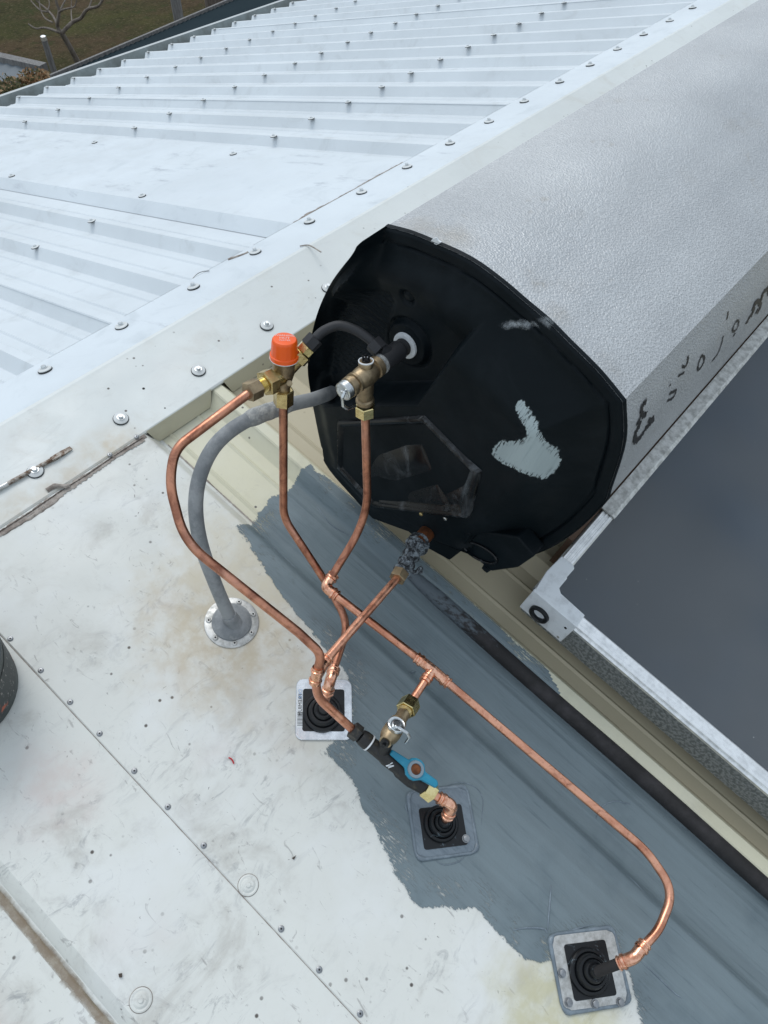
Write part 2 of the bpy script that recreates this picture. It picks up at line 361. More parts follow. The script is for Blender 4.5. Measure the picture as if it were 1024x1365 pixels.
MAT['brass_bright'] = brass('brass_bright', (.86, .72, .36), (.66, .52, .22), .16, .32)
MAT['bronze'] = brass('cast_dezincified_brass', (.42, .33, .21), (.26, .20, .13), .38, .58)
MAT['chrome'] = brass('zinc_plated_steel', (.70, .72, .72), (.52, .54, .55), .18, .35)
m = M('orange_plastic', base=(.93, .115, .006), rough=.32, spec=.5); m.bump(m.noise(80, 2, .5, m.obj), .04, .001); MAT['orange'] = m.mat
m = M('white_plastic', rough=.4); m.set('base', m.mix(m.ramp(m.noise(30, 5, .7, m.obj), .45, .75), (.72, .75, .77), (.52, .54, .55))); MAT['whiteplas'] = m.mat
MAT['print'] = M('white_print', base=(.80, .60, .56), rough=.5).mat
m = M('blue_plastic', rough=.35); m.set('base', m.mix(m.ramp(m.noise(45, 5, .7, m.obj), .5, .75), (.012, .22, .345), (.05, .29, .40))); MAT['blue'] = m.mat
m = M('black_valve_body', rough=.5); m.set('base', m.mix(m.ramp(m.noise(60, 5, .7, m.obj), .5, .75), (.014, .014, .014), (.085, .072, .05))); MAT['valve_black'] = m.mat
m = M('grey_conduit', rough=.62); c = m.mix(m.ramp(m.noise(14, 6, .7), .38, .62), (.30, .312, .318), (.175, .188, .197)); c = m.mix(m.math('MULTIPLY', m.ramp(m.noise(70, 5, .7), .6, .72), .5), c, (.33, .33, .32)); m.set('base', c); m.bump(m.noise(200, 3), .2, .001); MAT['conduit'] = m.mat
m = M('old_sealant_grey', rough=.8); m.set('base', m.mix(m.ramp(m.noise(120, 5, .7), .4, .65), (.27, .28, .28), (.46, .46, .44))); m.bump(m.noise(150, 5, .7), .8, .004); MAT['greyseal'] = m.mat
m = M('corroded_valve', rough=.8, metal=.2); c = m.mix(m.ramp(m.noise(130, 6, .75), .42, .62), (.016, .018, .022), (.27, .31, .34)); m.set('base', c); m.bump(m.noise(120, 6, .75), 1.0, .005); MAT['corroded'] = m.mat
m = M('oxidised_copper', metal=.75, rough=.55); m.set('base', m.mix(m.ramp(m.noise(60, 5, .7), .35, .7), (.28, .10, .04), (.10, .04, .02))); MAT['oxcopper'] = m.mat

def alu(name, a, b, r0, r1, stretch=(1, 1, 1), bumpd=.0006):
    m = M(name, metal=.9); n = m.noise(70, 5, .65, m.map(stretch)); m.set('base', m.mix(m.ramp(n, .35, .7), a, b)); m.set('rough', m.ramp(n, .3, .7, r0, r1)); m.bump(n, .3, bumpd); return m.mat
MAT['alu'] = alu('bright_aluminium', (.86, .88, .90), (.58, .62, .66), .22, .42)
MAT['alu_dull'] = alu('weathered_aluminium', (.62, .62, .60), (.40, .40, .38), .45, .65)
MAT['frame'] = alu('anodised_frame', (.90, .905, .90), (.72, .73, .73), .28, .42, (1, 1, 1))
m = M('grey_plate_paint', rough=.4, metal=.0); c = m.mix(m.ramp(m.noise(40, 5, .7, m.map((3, 1, 1))), .4, .7), (.17, .21, .245), (.115, .15, .18)); c = m.mix(m.ramp(m.noise(28, 5, .75, m.map((1, 1, 1), (3, 1, 2)), 1), .70, .73), c, (.74, .76, .77)); m.set('base', c); m.bump(m.noise(120, 4, .7), .4, .0015); MAT['greyplate'] = m.mat
m = M('wet_grey_bead', rough=.3); m.set('base', m.mix(m.ramp(m.noise(50, 4, .7), .4, .7), (.14, .175, .205), (.22, .27, .31))); m.bump(m.noise(90, 3), .4, .002); MAT['greybead'] = m.mat
m = M('collector_absorber', rough=.55, spec=.3)
c = m.mix(m.ramp(m.noise(2.4, 3, .5), .36, .64), (.075, .112, .160), (.118, .132, .150)); m.set('base', c); MAT['absorber'] = m.mat
# patterned solar glass pane: real reflection over a clear pane
m = M('solar_glass'); t = m.t; gl = m.new('ShaderNodeBsdfGlossy'); gl.inputs['Roughness'].default_value = .22
tr = m.new('ShaderNodeBsdfTransparent'); tr.inputs['Color'].default_value = (.90, .93, .93, 1); mx = m.new('ShaderNodeMixShader')
lw = m.new('ShaderNodeFresnel'); lw.inputs['IOR'].default_value = 1.5
df = m.new('ShaderNodeBsdfDiffuse'); df.inputs['Color'].default_value = (.42, .44, .46, 1); mx2 = m.new('ShaderNodeMixShader')
m.link(m.ramp(m.noise(2.5, 4, .6), .3, .75, .05, .13), mx2.inputs[0]); m.link(tr.outputs[0], mx2.inputs[1]); m.link(df.outputs[0], mx2.inputs[2])
m.link(lw.outputs[0], mx.inputs[0]); m.link(mx2.outputs[0], mx.inputs[1]); m.link(gl.outputs[0], mx.inputs[2]); m.link(mx.outputs[0], m.out.inputs['Surface']); 
spk = m.math('MULTIPLY', m.ramp(m.voro(42), .022, .034, 1, 0), m.ramp(m.noise(17, 2), .52, .56)); mx3 = m.new('ShaderNodeMixShader'); dw = m.new('ShaderNodeBsdfDiffuse'); dw.inputs['Color'].default_value = (.7, .72, .74, 1)
m.link(spk, mx3.inputs[0]); m.link(mx.outputs[0], mx3.inputs[1]); m.link(dw.outputs[0], mx3.inputs[2]); m.link(mx3.outputs[0], m.out.inputs['Surface']); MAT['glass'] = m.mat
m = M('galvanised_casing', metal=.55, rough=.55); h = m.noise(170, 2); m.set('base', m.mix(m.ramp(h, .4, .6), (.17, .185, .185), (.32, .335, .335))); m.bump(h, .7, .004); MAT['casing'] = m.mat
m = M('rusty_steel', rough=.65, metal=.5); m.set('base', m.mix(m.ramp(m.noise(130, 5, .7, m.obj), .4, .62), (.13, .075, .045), (.40, .37, .33))); m.bump(m.noise(180, 4, .7, m.obj), .6, .001); MAT['rusty'] = m.mat
MAT['steel'] = brass('bare_steel', (.66, .66, .64), (.45, .44, .42), .25, .45)
m = M('rust_and_shade_brown', rough=.8); m.set('base', m.mix(m.noise(40, 4), (.06, .035, .022), (.14, .08, .05))); MAT['rail'] = m.mat  # rust of the tank rails; also colours the shadow strip at the collector
m = M('gutter_inside', rough=.6); m.set('base', m.mix(m.ramp(m.noise(9, 5, .65), .35, .7), (.30, .34, .34), (.20, .22, .21))); MAT['gutter'] = m.mat
MAT['screw'] = white_roof('painted_washer', (.66, .68, .67), (.45, .45, .44), .5)
MAT['epdm'] = M('washer_seal', base=(.02, .02, .02), rough=.7).mat
MAT['screw_head'] = brass('screw_head_zinc', (.74, .76, .76), (.50, .52, .52), .3, .5)
MAT['rivet'] = brass('dull_rivet', (.36, .37, .38), (.24, .25, .26), .4, .6)
MAT['rivet_hole'] = M('rivet_hole', base=(.02, .02, .02), rough=.8).mat
m = M('bucket_plastic', rough=.55); c = m.mix(m.ramp(m.noise(40, 5, .7, m.obj), .5, .75), (.040, .052, .050), (.075, .085, .082)); m.set('base', c); MAT['bucket'] = m.mat
m = M('torn_label', rough=.6); n = m.noise(75, 5, .75, m.map((3, 3, 1), vec=m.obj)); c = m.mix(m.ramp(n, .58, .64), (.035, .042, .042), (.36, .34, .32)); c = m.mix(m.ramp(m.noise(28, 3, .6, m.obj), .60, .68), c, (.42, .10, .05)); m.set('base', c); MAT['torn'] = m.mat
m = M('lawn_grass', rough=.95, spec=.1)
c = m.mix(m.ramp(m.noise(.9, 6, .65), .38, .62), (.060, .060, .022), (.105, .072, .040)); c = m.mix(m.ramp(m.noise(.35, 4, .6, m.map((1, 1, 1), (0, 0, 1))), .55, .75), c, (.095, .095, .030))
c = m.mix(m.math('MULTIPLY', m.ramp(m.noise(7, 6, .75), .48, .70), .75), c, (.030, .028, .012)); c = m.mix(m.math('MULTIPLY', m.ramp(m.noise(22, 6, .8), .50, .66), .75), c, (.19, .15, .085)); c = m.mix(m.math('MULTIPLY', m.ramp(m.noise(3.2, 5, .7), .56, .66), .7), c, (.055, .07, .022)); m.set('base', c); m.bump(m.noise(12, 6, .8), 1.0, .08); MAT['lawn'] = m.mat
m = M('bark', rough=.9); m.set('base', m.mix(m.ramp(m.noise(30, 5, .7, m.map((1, 1, .3))), .35, .7), (.22, .19, .16), (.11, .09, .075))); m.bump(m.noise(60, 4), .6, .01); MAT['bark'] = m.mat
m = M('dry_leaf', rough=.8); MAT['leafA'] = M('leaf_orange', base=(.24, .125, .05), rough=.8).mat; MAT['leafB'] = M('leaf_olive', base=(.085, .085, .03), rough=.8).mat; MAT['leafC'] = M('leaf_tan', base=(.33, .22, .12), rough=.8).mat
m = M('slate_blue_roof', rough=.5); m.set('base', m.mix(m.noise(6, 4), (.085, .11, .13), (.12, .145, .165))); MAT['slate'] = m.mat
m = M('charcoal_roof', rough=.9, spec=.05); m.set('base', m.mix(m.noise(5, 4), (.018, .030, .037), (.026, .040, .047))); MAT['charcoal'] = m.mat
m = M('render_wall', rough=.9); m.set('base', m.mix(m.noise(8, 5), (.48, .45, .40), (.40, .37, .33))); MAT['wall'] = m.mat
m = M('timber', rough=.85); m.set('base', m.mix(m.ramp(m.noise(12, 5, .7, m.map((3, 3, .4))), .35, .7), (.17, .14, .12), (.085, .065, .05))); MAT['timber'] = m.mat
m = M('grey_timber', rough=.9); m.set('base', m.mix(m.ramp(m.noise(18, 5, .7, m.map((3, 3, .4))), .35, .7), (.22, .215, .21), (.12, .115, .11))); MAT['pole'] = m.mat
MAT['red'] = M('red_plastic', base=(.50, .015, .02), rough=.4).mat
MAT['sticker'] = M('paper_sticker', base=(.70, .73, .74), rough=.5).mat
MAT['sticker_blue'] = M('sticker_blue_ink', base=(.30, .45, .68), rough=.5).mat
MAT['wire'] = M('thin_wire', base=(.22, .22, .22), rough=.4, metal=.6).mat

# ------------------------------------------------------------------ ground and far surroundings
GZ = -3.4
mb = MB(); mb.add([(-350, -350, GZ), (350, -350, GZ), (350, 350, GZ), (-350, 350, GZ)], [[0, 1, 2, 3]])
tag(mb.build('ground', MAT['lawn']), 'patchy brown and green lawn beyond the far gutter', kind='structure')

# ------------------------------------------------------------------ the house and its roof
house = thing('house', 'house with a white painted ribbed metal roof filling the view', 'house', (0, 0, GZ))
PITCHR, RIB0 = 0.188, 0.077
def rib_n(x):                                       # cross-section of the sheet, 0 at the rib tops
    d = abs(((x-RIB0+PITCHR/2) % PITCHR) - PITCHR/2)
    if d <= .011: return 0.0
    if d <= .031: return -.029*(d-.011)/.020
    return -.029 + .0028*max(0, 1-abs(d-.060)/.005)
def sheet_xs(x0, x1):
    out = []; k0 = int(math.floor((x0-RIB0)/PITCHR))-1
    for k in range(k0, k0+int((x1-x0)/PITCHR)+4):
        c = RIB0+k*PITCHR
        for o in (-.094, -.065, -.060, -.055, -.0315, -.0295, -.012, -.0095, .0095, .012, .0295, .0315, .055, .060, .065):
            x = c+o
            if x0-1e-6 <= x <= x1+1e-6: out.append(x)
    return out
def rn(x):
    d = abs(((x-RIB0+PITCHR/2) % PITCHR) - PITCHR/2)
    for dd, v in ((.0095, 0.0), (.012, -.0022), (.0295, -.0275), (.0315, -.029)):
        if abs(d-dd) < 2e-4: return v
    return rib_n(x)
EAVE = 3.60
COVER = 0.752
for i in range(-3, 9):                              # four-rib sheets, each lapping the next on a rib
    x0 = RIB0 - .0125 + PITCHR*3 + i*COVER - COVER + .0; x1 = x0 + COVER + .025
    lift = .0012*(i % 2)
    X_ = sheet_xs(x0, x1)
    X_ = [x0] + X_ + [x1]
    mb = MB(); mb.sweep(X_, [lambda x, t=t: Wf(x, t, rn(x)+lift) for t in (.02, 1.2, 2.4, EAVE)])
    mb.build('roof_sheet', MAT['roof_far'], house, 20)
    mb = MB(); mb.sweep(X_, [lambda x, s=s: W(x, s, rn(x)+lift) for s in (-.02, -.8, -1.6, -2.6, -EAVE)])
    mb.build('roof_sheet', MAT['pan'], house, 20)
# long flat cover sheet over three ribs of the far slope, folded down along its near side
mb = MB(); prof = [(1.137, -.0265), (1.168, .0010), (1.171, .0032), (1.40, .0035), (1.625, .0034), (1.640, .0020), (1.668, -.020)]
mb.sweep(prof, [lambda p, t=t: Wf(p[0], t, p[1]) for t in (.03, 1.2, 2.4, EAVE-.03)])
tag(mb.build('cover_sheet', MAT['patch_far'], house, 20), 'flat white sheet screwed over the far ribs')
# flat cover sheets on the near slope, lapped along a riveted seam
def cover(prof, s0, s1):
    mb = MB(); mb.sweep(prof, [lambda p, s=s: W(p[0], s, p[1]) for s in np.linspace(s0, s1, 7)])
    return mb.build('cover_sheet', MAT['cover'], house, 20)
cover([(.0625, .0030), (.064, .0046), (.10, .0048), (.27, .0046), (.44, .0044), (.4625, .0040), (.4660, .0020), (.4860, -.0262), (.492, -.0275)], -.158, -EAVE)
cover([(-.146, -.0234), (-.140, -.0205), (-.1245, .0), (-.1215, .0022), (-.05, .0022), (.03, .0022), (.082, .0026)], -.158, -EAVE)
# pan left of the step: white painted too
cover([(-.53, .003), (-.317, .003), (-.302, .0), (-.283, -.0232), (-.27, -.0236), (-.20, -.0236), (-.149, -.0236)], -.158, -EAVE)
# ridge cap
cap_n = .0075
def capp(u, n):
    return W(0, -u, n) if u >= 0 else Wf(0, -u, n)
prof = [(-.150, -.004), (-.149, .0050), (-.147, cap_n), (-.08, cap_n), (-.010, cap_n), (-.002, cap_n+.0010), (.002, cap_n+.0010), (.010, cap_n), (.09, cap_n), (.169, cap_n), (.172, .0055), (.1725, .002)]
mb = MB(); Xc = np.linspace(-2.2, 6.9, 40)
mb.sweep(prof, [lambda p, x=x: capp(*p)+XD*x for x in Xc])
for i_, f_ in enumerate(mb.f):
    if sum(1 for q in f_ if (q % len(prof)) <= 5) == 4: mb.m[i_] = 1
cap = mb.build('ridge_cap', [MAT['cap'], MAT['patch_far']], house, 12)
for k in range(-12, 36):                              # turned-down tabs between the ribs
    c = RIB0 + PITCHR*(k+.5)
    if .0 < (c+.2) < .60 and c < .46: continue
    if c > 5 or c < -1.0: continue
    a, b = c-.078, c+.078
    for side in (0, 1):
        mb = MB()
        P_ = (lambda x, u, n: W(x, -u, n)) if side == 0 else (lambda x, u, n: Wf(x, u, n))
        e = .1728 if side == 0 else .1488
        t0 = [P_(a, e, .0065), P_(b, e, .0065), P_(b-.012, e+.012, -.0262), P_(a+.014, e+.012, -.0262)]
        mb.prism(t0, (NRM if side == 0 else FNRM)*.0012 + (SDIR if side == 0 else -FDIR)*.0008)
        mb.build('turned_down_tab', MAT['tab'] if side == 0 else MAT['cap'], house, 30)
def strip(pts, w, mat, name='grime_line'):
    P_ = spline(pts, 10); mb = MB(); vs_ = []; fs = []
    for i, p in enumerate(P_):
        d = (P_[min(i+1, len(P_)-1)]-P_[max(i-1, 0)]).normalized(); sd_ = d.cross(NRM).normalized(); ww = w*random.uniform(.5, 1.3)
        vs_ += [p-sd_*ww, p+sd_*ww]
        if i: fs.append([2*i-2, 2*i-1, 2*i+1, 2*i])
    mb.add(vs_, fs); return mb.build(name, MAT[mat], house)
# sealant run along the cap where it meets the flat sheets
def bead(pts, w, name='sealant_bead', mat='sealant'):      # smeared run of sealant: irregular low ridge
    P_ = spline(pts, 40); mb = MB(); vs_ = []; fs = []; n = len(P_)
    from mathutils import noise as _n
    for i, p in enumerate(P_):
        d = (P_[min(i+1, n-1)]-P_[max(i-1, 0)]).normalized(); sd_ = d.cross(NRM).normalized(); q = p*38
        wl_ = w*(.55+.9*abs(_n.noise(q*1.0))+.5*_n.noise(q*3.1)); wr_ = w*(.55+1.1*abs(_n.noise(q*.9+Vector((9, 2, 4))))+.5*_n.noise(q*3.7)); h = w*(.28+.25*_n.noise(q*2.3))
        wl_ = max(wl_, w*.15); wr_ = max(wr_, w*.15)
        for o_, hh in ((-wl_, -.002), (-wl_*.55, h*.8), (0, h*(1+.3*_n.noise(q*6))), (wr_*.6, h*.7), (wr_, -.002)): vs_.append(p+sd_*o_+NRM*hh)
        if i: 
            for k in range(4): fs.append([5*i-5+k, 5*i-4+k, 5*i+1+k, 5*i+k])
    mb.add(vs_, fs); return mb.build(name, MAT[mat], house, 70)
bead([W(x, s, .0035) for x, s in ((-.5, -.178), (-.2, -.176), (.0, -.175), (.17, -.178), (.25, -.177), (.33, -.177), (.41, -.176), (.462, -.175))], .0075)
strip([W(x, -.1805+.0012*math.sin(x*37), .0058) for x in np.linspace(-.5, .455, 40)], .0042, 'sealant'); strip([W(x, -.1775+.0006*math.sin(x*51), .0066) for x in np.linspace(-.5, .455, 40)], .0010, 'grime')
bead([W(x, s, .0048) for x, s in ((.165, -.184), (.21, -.186), (.255, -.186), (.28, -.184))], .0050)
bead([N(62, 653, .010), N(72, 647, .011), N(84, 648, .011), N(93, 646, .0095)], .0065)
bead([Wf(x, t, .006) for x, t in ((1.17, .150), (1.25, .152), (1.36, .150), (1.48, .151), (1.60, .149))], .0060)
bead([NF(304, 346, .009), NF(318, 341, .009), NF(331, 336, .009)], .004)
mb = MB(); mb.tube(spline([NF(400, 328, .010), NF(412, 327, .0105), NF(428, 336, .010)], 6), [.0015]*13, 6); mb.build('sealant_smear', MAT['sealant'], house)
# roof screws: one source, then copies
def make_screw(parent, loc, q, washer=.0145, scale=1.0, dirty=False):
    mb = MB()
    mb.lathe([(0, washer*.97), (.0016, washer*1.0), (.0026, washer*.96)], (0, 0, 0), (0, 0, 1), 20, 1)
    mb.lathe([(.0024, washer*.93), (.0040, washer*.90), (.0052, washer*.62), (.0058, washer*.50)], (0, 0, 0), (0, 0, 1), 20, 0)
    mb.lathe([(.0056, .0072), (.0070, .0070)], (0, 0, 0), (0, 0, 1), 16, 2)
    mb.lathe([(.0068, .0048), (.0105, .0048), (.0116, .0038)], (0, 0, 0), (0, 0, 1), 6, 2)
    me = mb.build('roof_screw', [MAT['screw'], MAT['epdm'], MAT['screw_head']], None)
    me.parent = parent; me.location = loc - parent_origin(parent); me.rotation_euler = q.to_euler(); return me
qn = Vector((0, 0, 1)).rotation_difference(NRM); qf = Vector((0, 0, 1)).rotation_difference(FNRM)
s0 = make_screw(cap, W(.637, -.123, cap_n), qn)
def screw(parent, p, q):
    o = inst(s0, 'roof_screw', parent, p); t = (q @ Matrix.Rotation(random.uniform(0, 6), 3, 'Z').to_quaternion()) if False else q
    tilt = Vector((random.uniform(-.05, .05), random.uniform(-.05, .05), 1)).normalized()
    o.rotation_euler = (q @ Vector((0, 0, 1)).rotation_difference(tilt)).to_euler(); return o
for x in (-.105, .077, .272, .453, .824, 1.01, 1.2, 1.39): screw(cap, W(x+random.uniform(-.003, .003), -.121+random.uniform(-.003, .003), cap_n), qn)
fx = [.439, .624, .814, 1.002, 1.184, 1.379, 1.565, 1.754, 1.944, 2.138, 2.340, 2.53, 2.725, 2.915, 3.11, 3.305, 3.49, 3.68, .252, .064]
for x in fx: screw(cap, Wf(x, .104+random.uniform(-.003, .003), cap_n), qf)
for t_, k0, k1 in ((.865, 3, 30), (1.76, 5, 34), (2.75, 8, 36), (3.56, 9, 40)):
    for k in range(k0, k1):
        x = .061 + PITCHR*k
        if t_ < 1 and k == 7: x -= .02
        n_ = .0044 if 1.17 < x < 1.63 else .0005
        if 1.25 < x < 1.5 and t_ < 1.8: continue
        fs_ = screw(house, Wf(x+random.uniform(-.004, .004), t_+random.uniform(-.006, .006), n_), qf); fs_.scale = (.84, .84, .66)
# painted-over screws on the near sheets
def painted(p, r=.0140):
    mb = MB(); mb.lathe([(0, r), (.0016, r*.98), (.0022, r*.86), (.0018, r*.72), (.0030, r*.60), (.0040, r*.50), (.0042, r*.26), (.0058, r*.22), (.0060, .0001)], p, NRM, 28)
    rg = MB(); a_ = [p + (XD*math.cos(w)+SDIR*math.sin(w))*r*1.02 for w in np.linspace(0, 2*math.pi, 33)]; rg.tube(a_, .0005, 6); rg.build('grime_ring', MAT['sealant'], house)
    return mb.build('painted_screw', MAT['cover'], house, 25)
painted(N(331, 1180, .0045)); painted(N(188, 1333, .0022))
for s in (-1.75, -2.6): painted(W(.077, s, .0047)); painted(W(-.104, s, .0022))
# rivets along the seam
def rivet_mesh():
    mb = MB(); mb.lathe([(0, .0044), (.0008, .0043), (.0014, .0032), (.0016, .0016)], (0, 0, 0), (0, 0, 1), 14, 0)
    mb.lathe([(.0015, .0014), (.00175, .0013)], (0, 0, 0), (0, 0, 1), 10, 1); o_ = mb.build('rivet', [MAT['rivet'], MAT['rivet_hole']]); o_.parent = house; return o_
rv = rivet_mesh(); p0 = W(.0685, -.342, .0047); rv.location = p0 - house.location; rv.rotation_euler = qn.to_euler()
for s in (-.414, -.483, -.550, -.627, -.699, -.774, -.928, -1.0, -1.075, -1.15, -1.23, -1.31, -1.39, -1.47): inst(rv, 'rivet', house, W(.0695, s, .0048), qn.to_euler())
inst(rv, 'rivet', house, N(182, 582, cap_n+.0005), qn.to_euler()); inst(rv, 'rivet', house, N(146.5, 606, cap_n+.0005), qn.to_euler())
# two drilled marks on the cap
for q, r in (((191.5, 518), .0026), ((220, 544), .0015)):
    mb = MB(); p = N(*q, cap_n); mb.lathe([(-.001, r), (.0003, r)], p, NRM, 12); mb.build('screw_hole', MAT['rivet_hole'], house)
# grime caught along the seam, at the foot of the step and along the sheet edge
strip([W(.0618, s, .00275) for s in np.linspace(-.17, -1.7, 14)], .00055, 'sealant')
DIRT = True
strip([W(.4925, s, -.0268) for s in np.linspace(-.2, -.45, 6)], .0016, 'sealant')
# far gutter
mb = MB(); gp = [(3.57, -.03), (3.57, -.125), (3.70, -.125), (3.715, .012), (3.722, .020), (3.735, .018), (3.737, .008), (3.727, .004)]
mb.sweep(gp, [lambda p, x=x: Wf(x, p[0], p[1]) for x in (-2.2, 1, 4, 7.0)])
mb.m = [1 if (k % 7) >= 3 else 0 for k in range(len(mb.f))]
mb.build('gutter', [MAT['gutter'], MAT['screw']], house, 30)
# walls under the roof
mb = MB(); ye = EAVE*CS-.45; zt = -TN*ye-.06
for a, b in (((-2.1, -ye), (6.8, -ye)), ((6.8, -ye), (6.8, ye)), ((6.8, ye), (-2.1, ye)), ((-2.1, ye), (-2.1, -ye))):
    mb.add([(a[0], a[1], GZ), (b[0], b[1], GZ), (b[0], b[1], zt), (a[0], a[1], zt)], [[0, 1, 2, 3]])
mb.add([(-2.1, -ye, zt), (-2.1, ye, zt), (-2.1, 0, -.08)], [[0, 1, 2]]); mb.add([(6.8, -ye, zt), (6.8, ye, zt), (6.8, 0, -.08)], [[0, 1, 2]])
mb.build('wall', MAT['wall'], house)

# grey waterproofing paint brushed over sheets, step and pan
def near_surface(x):
    pts = [(.10, .0048), (.44, .0046), (.4625, .0042), (.4660, .0022), (.4860, -.0260), (.492, -.0272)]
    if x <= .492:
        return float(np.interp(x, [p[0] for p in pts], [p[1] for p in pts]))
    return rib_n(x)+.0004
poly = []
for q in ((318, 703), (336, 690)): poly.append(xs(N(*q, .004)))
for q in ((350, 680), (362, 664), (372, 660), (386, 655), (393, 641), (404, 636), (412, 631)): poly.append(xs(N(*q, -.029)))
poly += [(.641, -.44), (.653, -.46), (.657, -.55), (.655, -.70), (.654, -.85), (.651, -.98), (.650, -1.05), (.650, -1.9), (.20, -1.9)]
for q in ((872, 1420), (858, 1365), (846, 1338), (838, 1300), (800, 1260), (745, 1275), (722, 1285), (700, 1277), (678, 1258), (655, 1235), (632, 1212), (600, 1208), (556, 1206), (530, 1170), (508, 1125), (490, 1090), (478, 1060), (462, 1030), (440, 1008), (432, 1000), (452, 985), (468, 975), (470, 935), (466, 905), (452, 888), (440, 872), (418, 846), (398, 822), (378, 795), (360, 768), (342, 740)): poly.append(xs(N(*q, .004)))
ub = np.unique(np.round(np.concatenate([np.arange(.16, .46, .006), [.4625, .466, .471, .476, .481, .486, .492], np.arange(.4955, .668, .0035)]), 5))
g = drape('grey_paint', poly, lambda x, s: W(x, s, near_surface(x)+.0011), .006, .016, MAT['grey'], house, ub, lambda P: (P[:, 0] > .6225) & (P[:, 1] < -1.06 + (P[:, 0]-.622)*2.2))
tag(g, 'slate grey waterproofing paint with ragged brushed edges')

for pts, w_ in (([(803, 1092), (812, 1072), (830, 1064), (846, 1067), (868, 1070)], .0011), ([(852, 1282), (872, 1300), (895, 1322), (906, 1330)], .0013), ([(728, 1240), (730, 1215), (733, 1180)], .0016), ([(735, 1248), (760, 1240), (790, 1232)], .0013), ([(682, 1240), (700, 1237), (722, 1238), (728, 1244)], .0016), ([(595, 1048), (612, 1044), (632, 1050), (642, 1066), (640, 1100)], .0010), ([(545, 1090), (540, 1075), (546, 1062)], .0010), ([(575, 1144), (590, 1153), (608, 1150), (618, 1143)], .0010), ([(545, 905), (550, 893), (560, 888)], .0010), ([(838, 1165), (850, 1178), (858, 1190)], .0008), ([(905, 1235), (925, 1250), (950, 1270)], .0008), ([(425, 665), (445, 690), (470, 705)], .0011), ([(352, 715), (375, 732), (395, 752)], .0011)):
    P_ = [N(*q, 0) for q in pts]; P_ = [W(p.x, p.dot(SDIR), 0) for p in P_]; P_ = spline([W(p.x, p.dot(SDIR), near_surface(p.x)+.0012) for p in P_], 8); n_ = len(P_)
    mb = MB(); mb.tube(P_, [w_*(.35+.65*math.sin(math.pi*(i+.3)/n_)) for i in range(n_)], 6); mb.build('paint_ridge', MAT['greybead'], house, 70)

m = M('settled_dirt', rough=.9); m.set('base', m.mix(m.ramp(m.noise(60, 5, .7), .4, .7), (.26, .20, .14), (.40, .35, .28)))
m.set('alpha', m.math('MULTIPLY', m.ramp(m.math('ADD', m.attr('edge'), m.math('MULTIPLY', m.math('SUBTRACT', m.noise(22, 6, .7), .5), .020)), -.001, .009), .75)); MAT['dirt'] = m.mat
drape('settled_dirt', [(-.1610, -.2), (-.1405, -.2), (-.1405, -1.75), (-.1610, -1.75)], lambda x, s_: W(x, s_, -.0229 if x < -.1455 else -.0226+(x+.1455)*.42), .004, .0, MAT['dirt'], house)

# ------------------------------------------------------------------ storage tank
X0 = .68
topR = [(515, 300), (548, 309), (580, 322), (612, 336), (640, 352), (672, 376), (700, 400), (732, 427), (760, 455), (800, 495), (833, 535)]
sideR = [(832, 592), (815, 650), (790, 690), (750, 728), (705, 753), (660, 761)]
botL = [(625, 738), (570, 716), (500, 690)]
leftF = [(440, 622), (430, 592), (420, 548), (411, 490), (420, 430), (440, 380), (478, 331)]
rim = [sn(XP(*q, X0)) for q in topR] + [sn(XP(*q, X0-.02)) for q in sideR[:2]] + [sn(XP(*q, X0-.03)) for q in sideR[2:]] + [sn(XP(*q, .635)) for q in botL] + [sn(XP(*q, .635)) for q in leftF[:-1]] + [sn(XP(474, 337, .643)), sn(XP(496, 315, .664))]
rim[11] = tuple(sn(XP(833, 590, X0))); rim[12] = tuple(sn(XP(815, 650, X0)))
NT_, NS = len(topR), len(topR)+len(sideR)
def TW(x, a, b): return XD*x + SDIR*a + NRM*b
rim_ctrl = rim
def smooth_run(P, step=6):
    return [tuple(p)[:2] for p in spline([Vector((a, b, 0)) for a, b in P], step)]
_top = smooth_run(rim[:NT_]); _side = smooth_run(rim[NT_-1:NS])[1:]; _rest = smooth_run(rim[NS+2:])
rim = _top + _side + rim[NS:NS+2] + _rest
NT_, NS = len(_top), len(_top)+len(_side)
rimA = np.array(rim); cen = rimA.mean(0)
tank = thing('solar_storage_tank', 'silver embossed solar hot water tank with a black plastic end cap', 'water tank', TW(X0, cen[0], 0))
def resample(poly, n):
    P = np.vstack([poly, poly[:1]]); L = np.r_[0, np.cumsum(np.linalg.norm(np.diff(P, axis=0), axis=1))]
    t = np.linspace(0, L[-1], n, endpoint=False); t = np.sort(np.r_[t, L[:-1]]); t = np.unique(np.round(t, 6))
    return np.c_[np.interp(t, L, P[:, 0]), np.interp(t, L, P[:, 1])]
BN = resample(rimA, 300)
scal = [1.0]*(NS-1) + [.25]*(len(rim)-NS) + [.6]
def pxpoly(qs, x): return np.array([sn(XP(*q, x)) for q in qs])
pocket = pxpoly([(633, 437), (566, 532), (418, 532), (407, 500), (414, 430), (440, 385), (480, 350), (560, 372)], .635)
pscal = [1.0, 1.0, 2.2, 2.2, 2.2, 4, 5, 6]
vent = pxpoly([(470, 377), (519, 392), (526, 402), (511, 452), (500, 490), (424, 498), (420, 470), (440, 420)], .668)
OUT = XP(545, 457, .668); OA = np.array(sn(OUT)); KN = np.array(sn(XP(540, 399, .662)))
hole = np.array(sn(XP(640, 736, .65)))
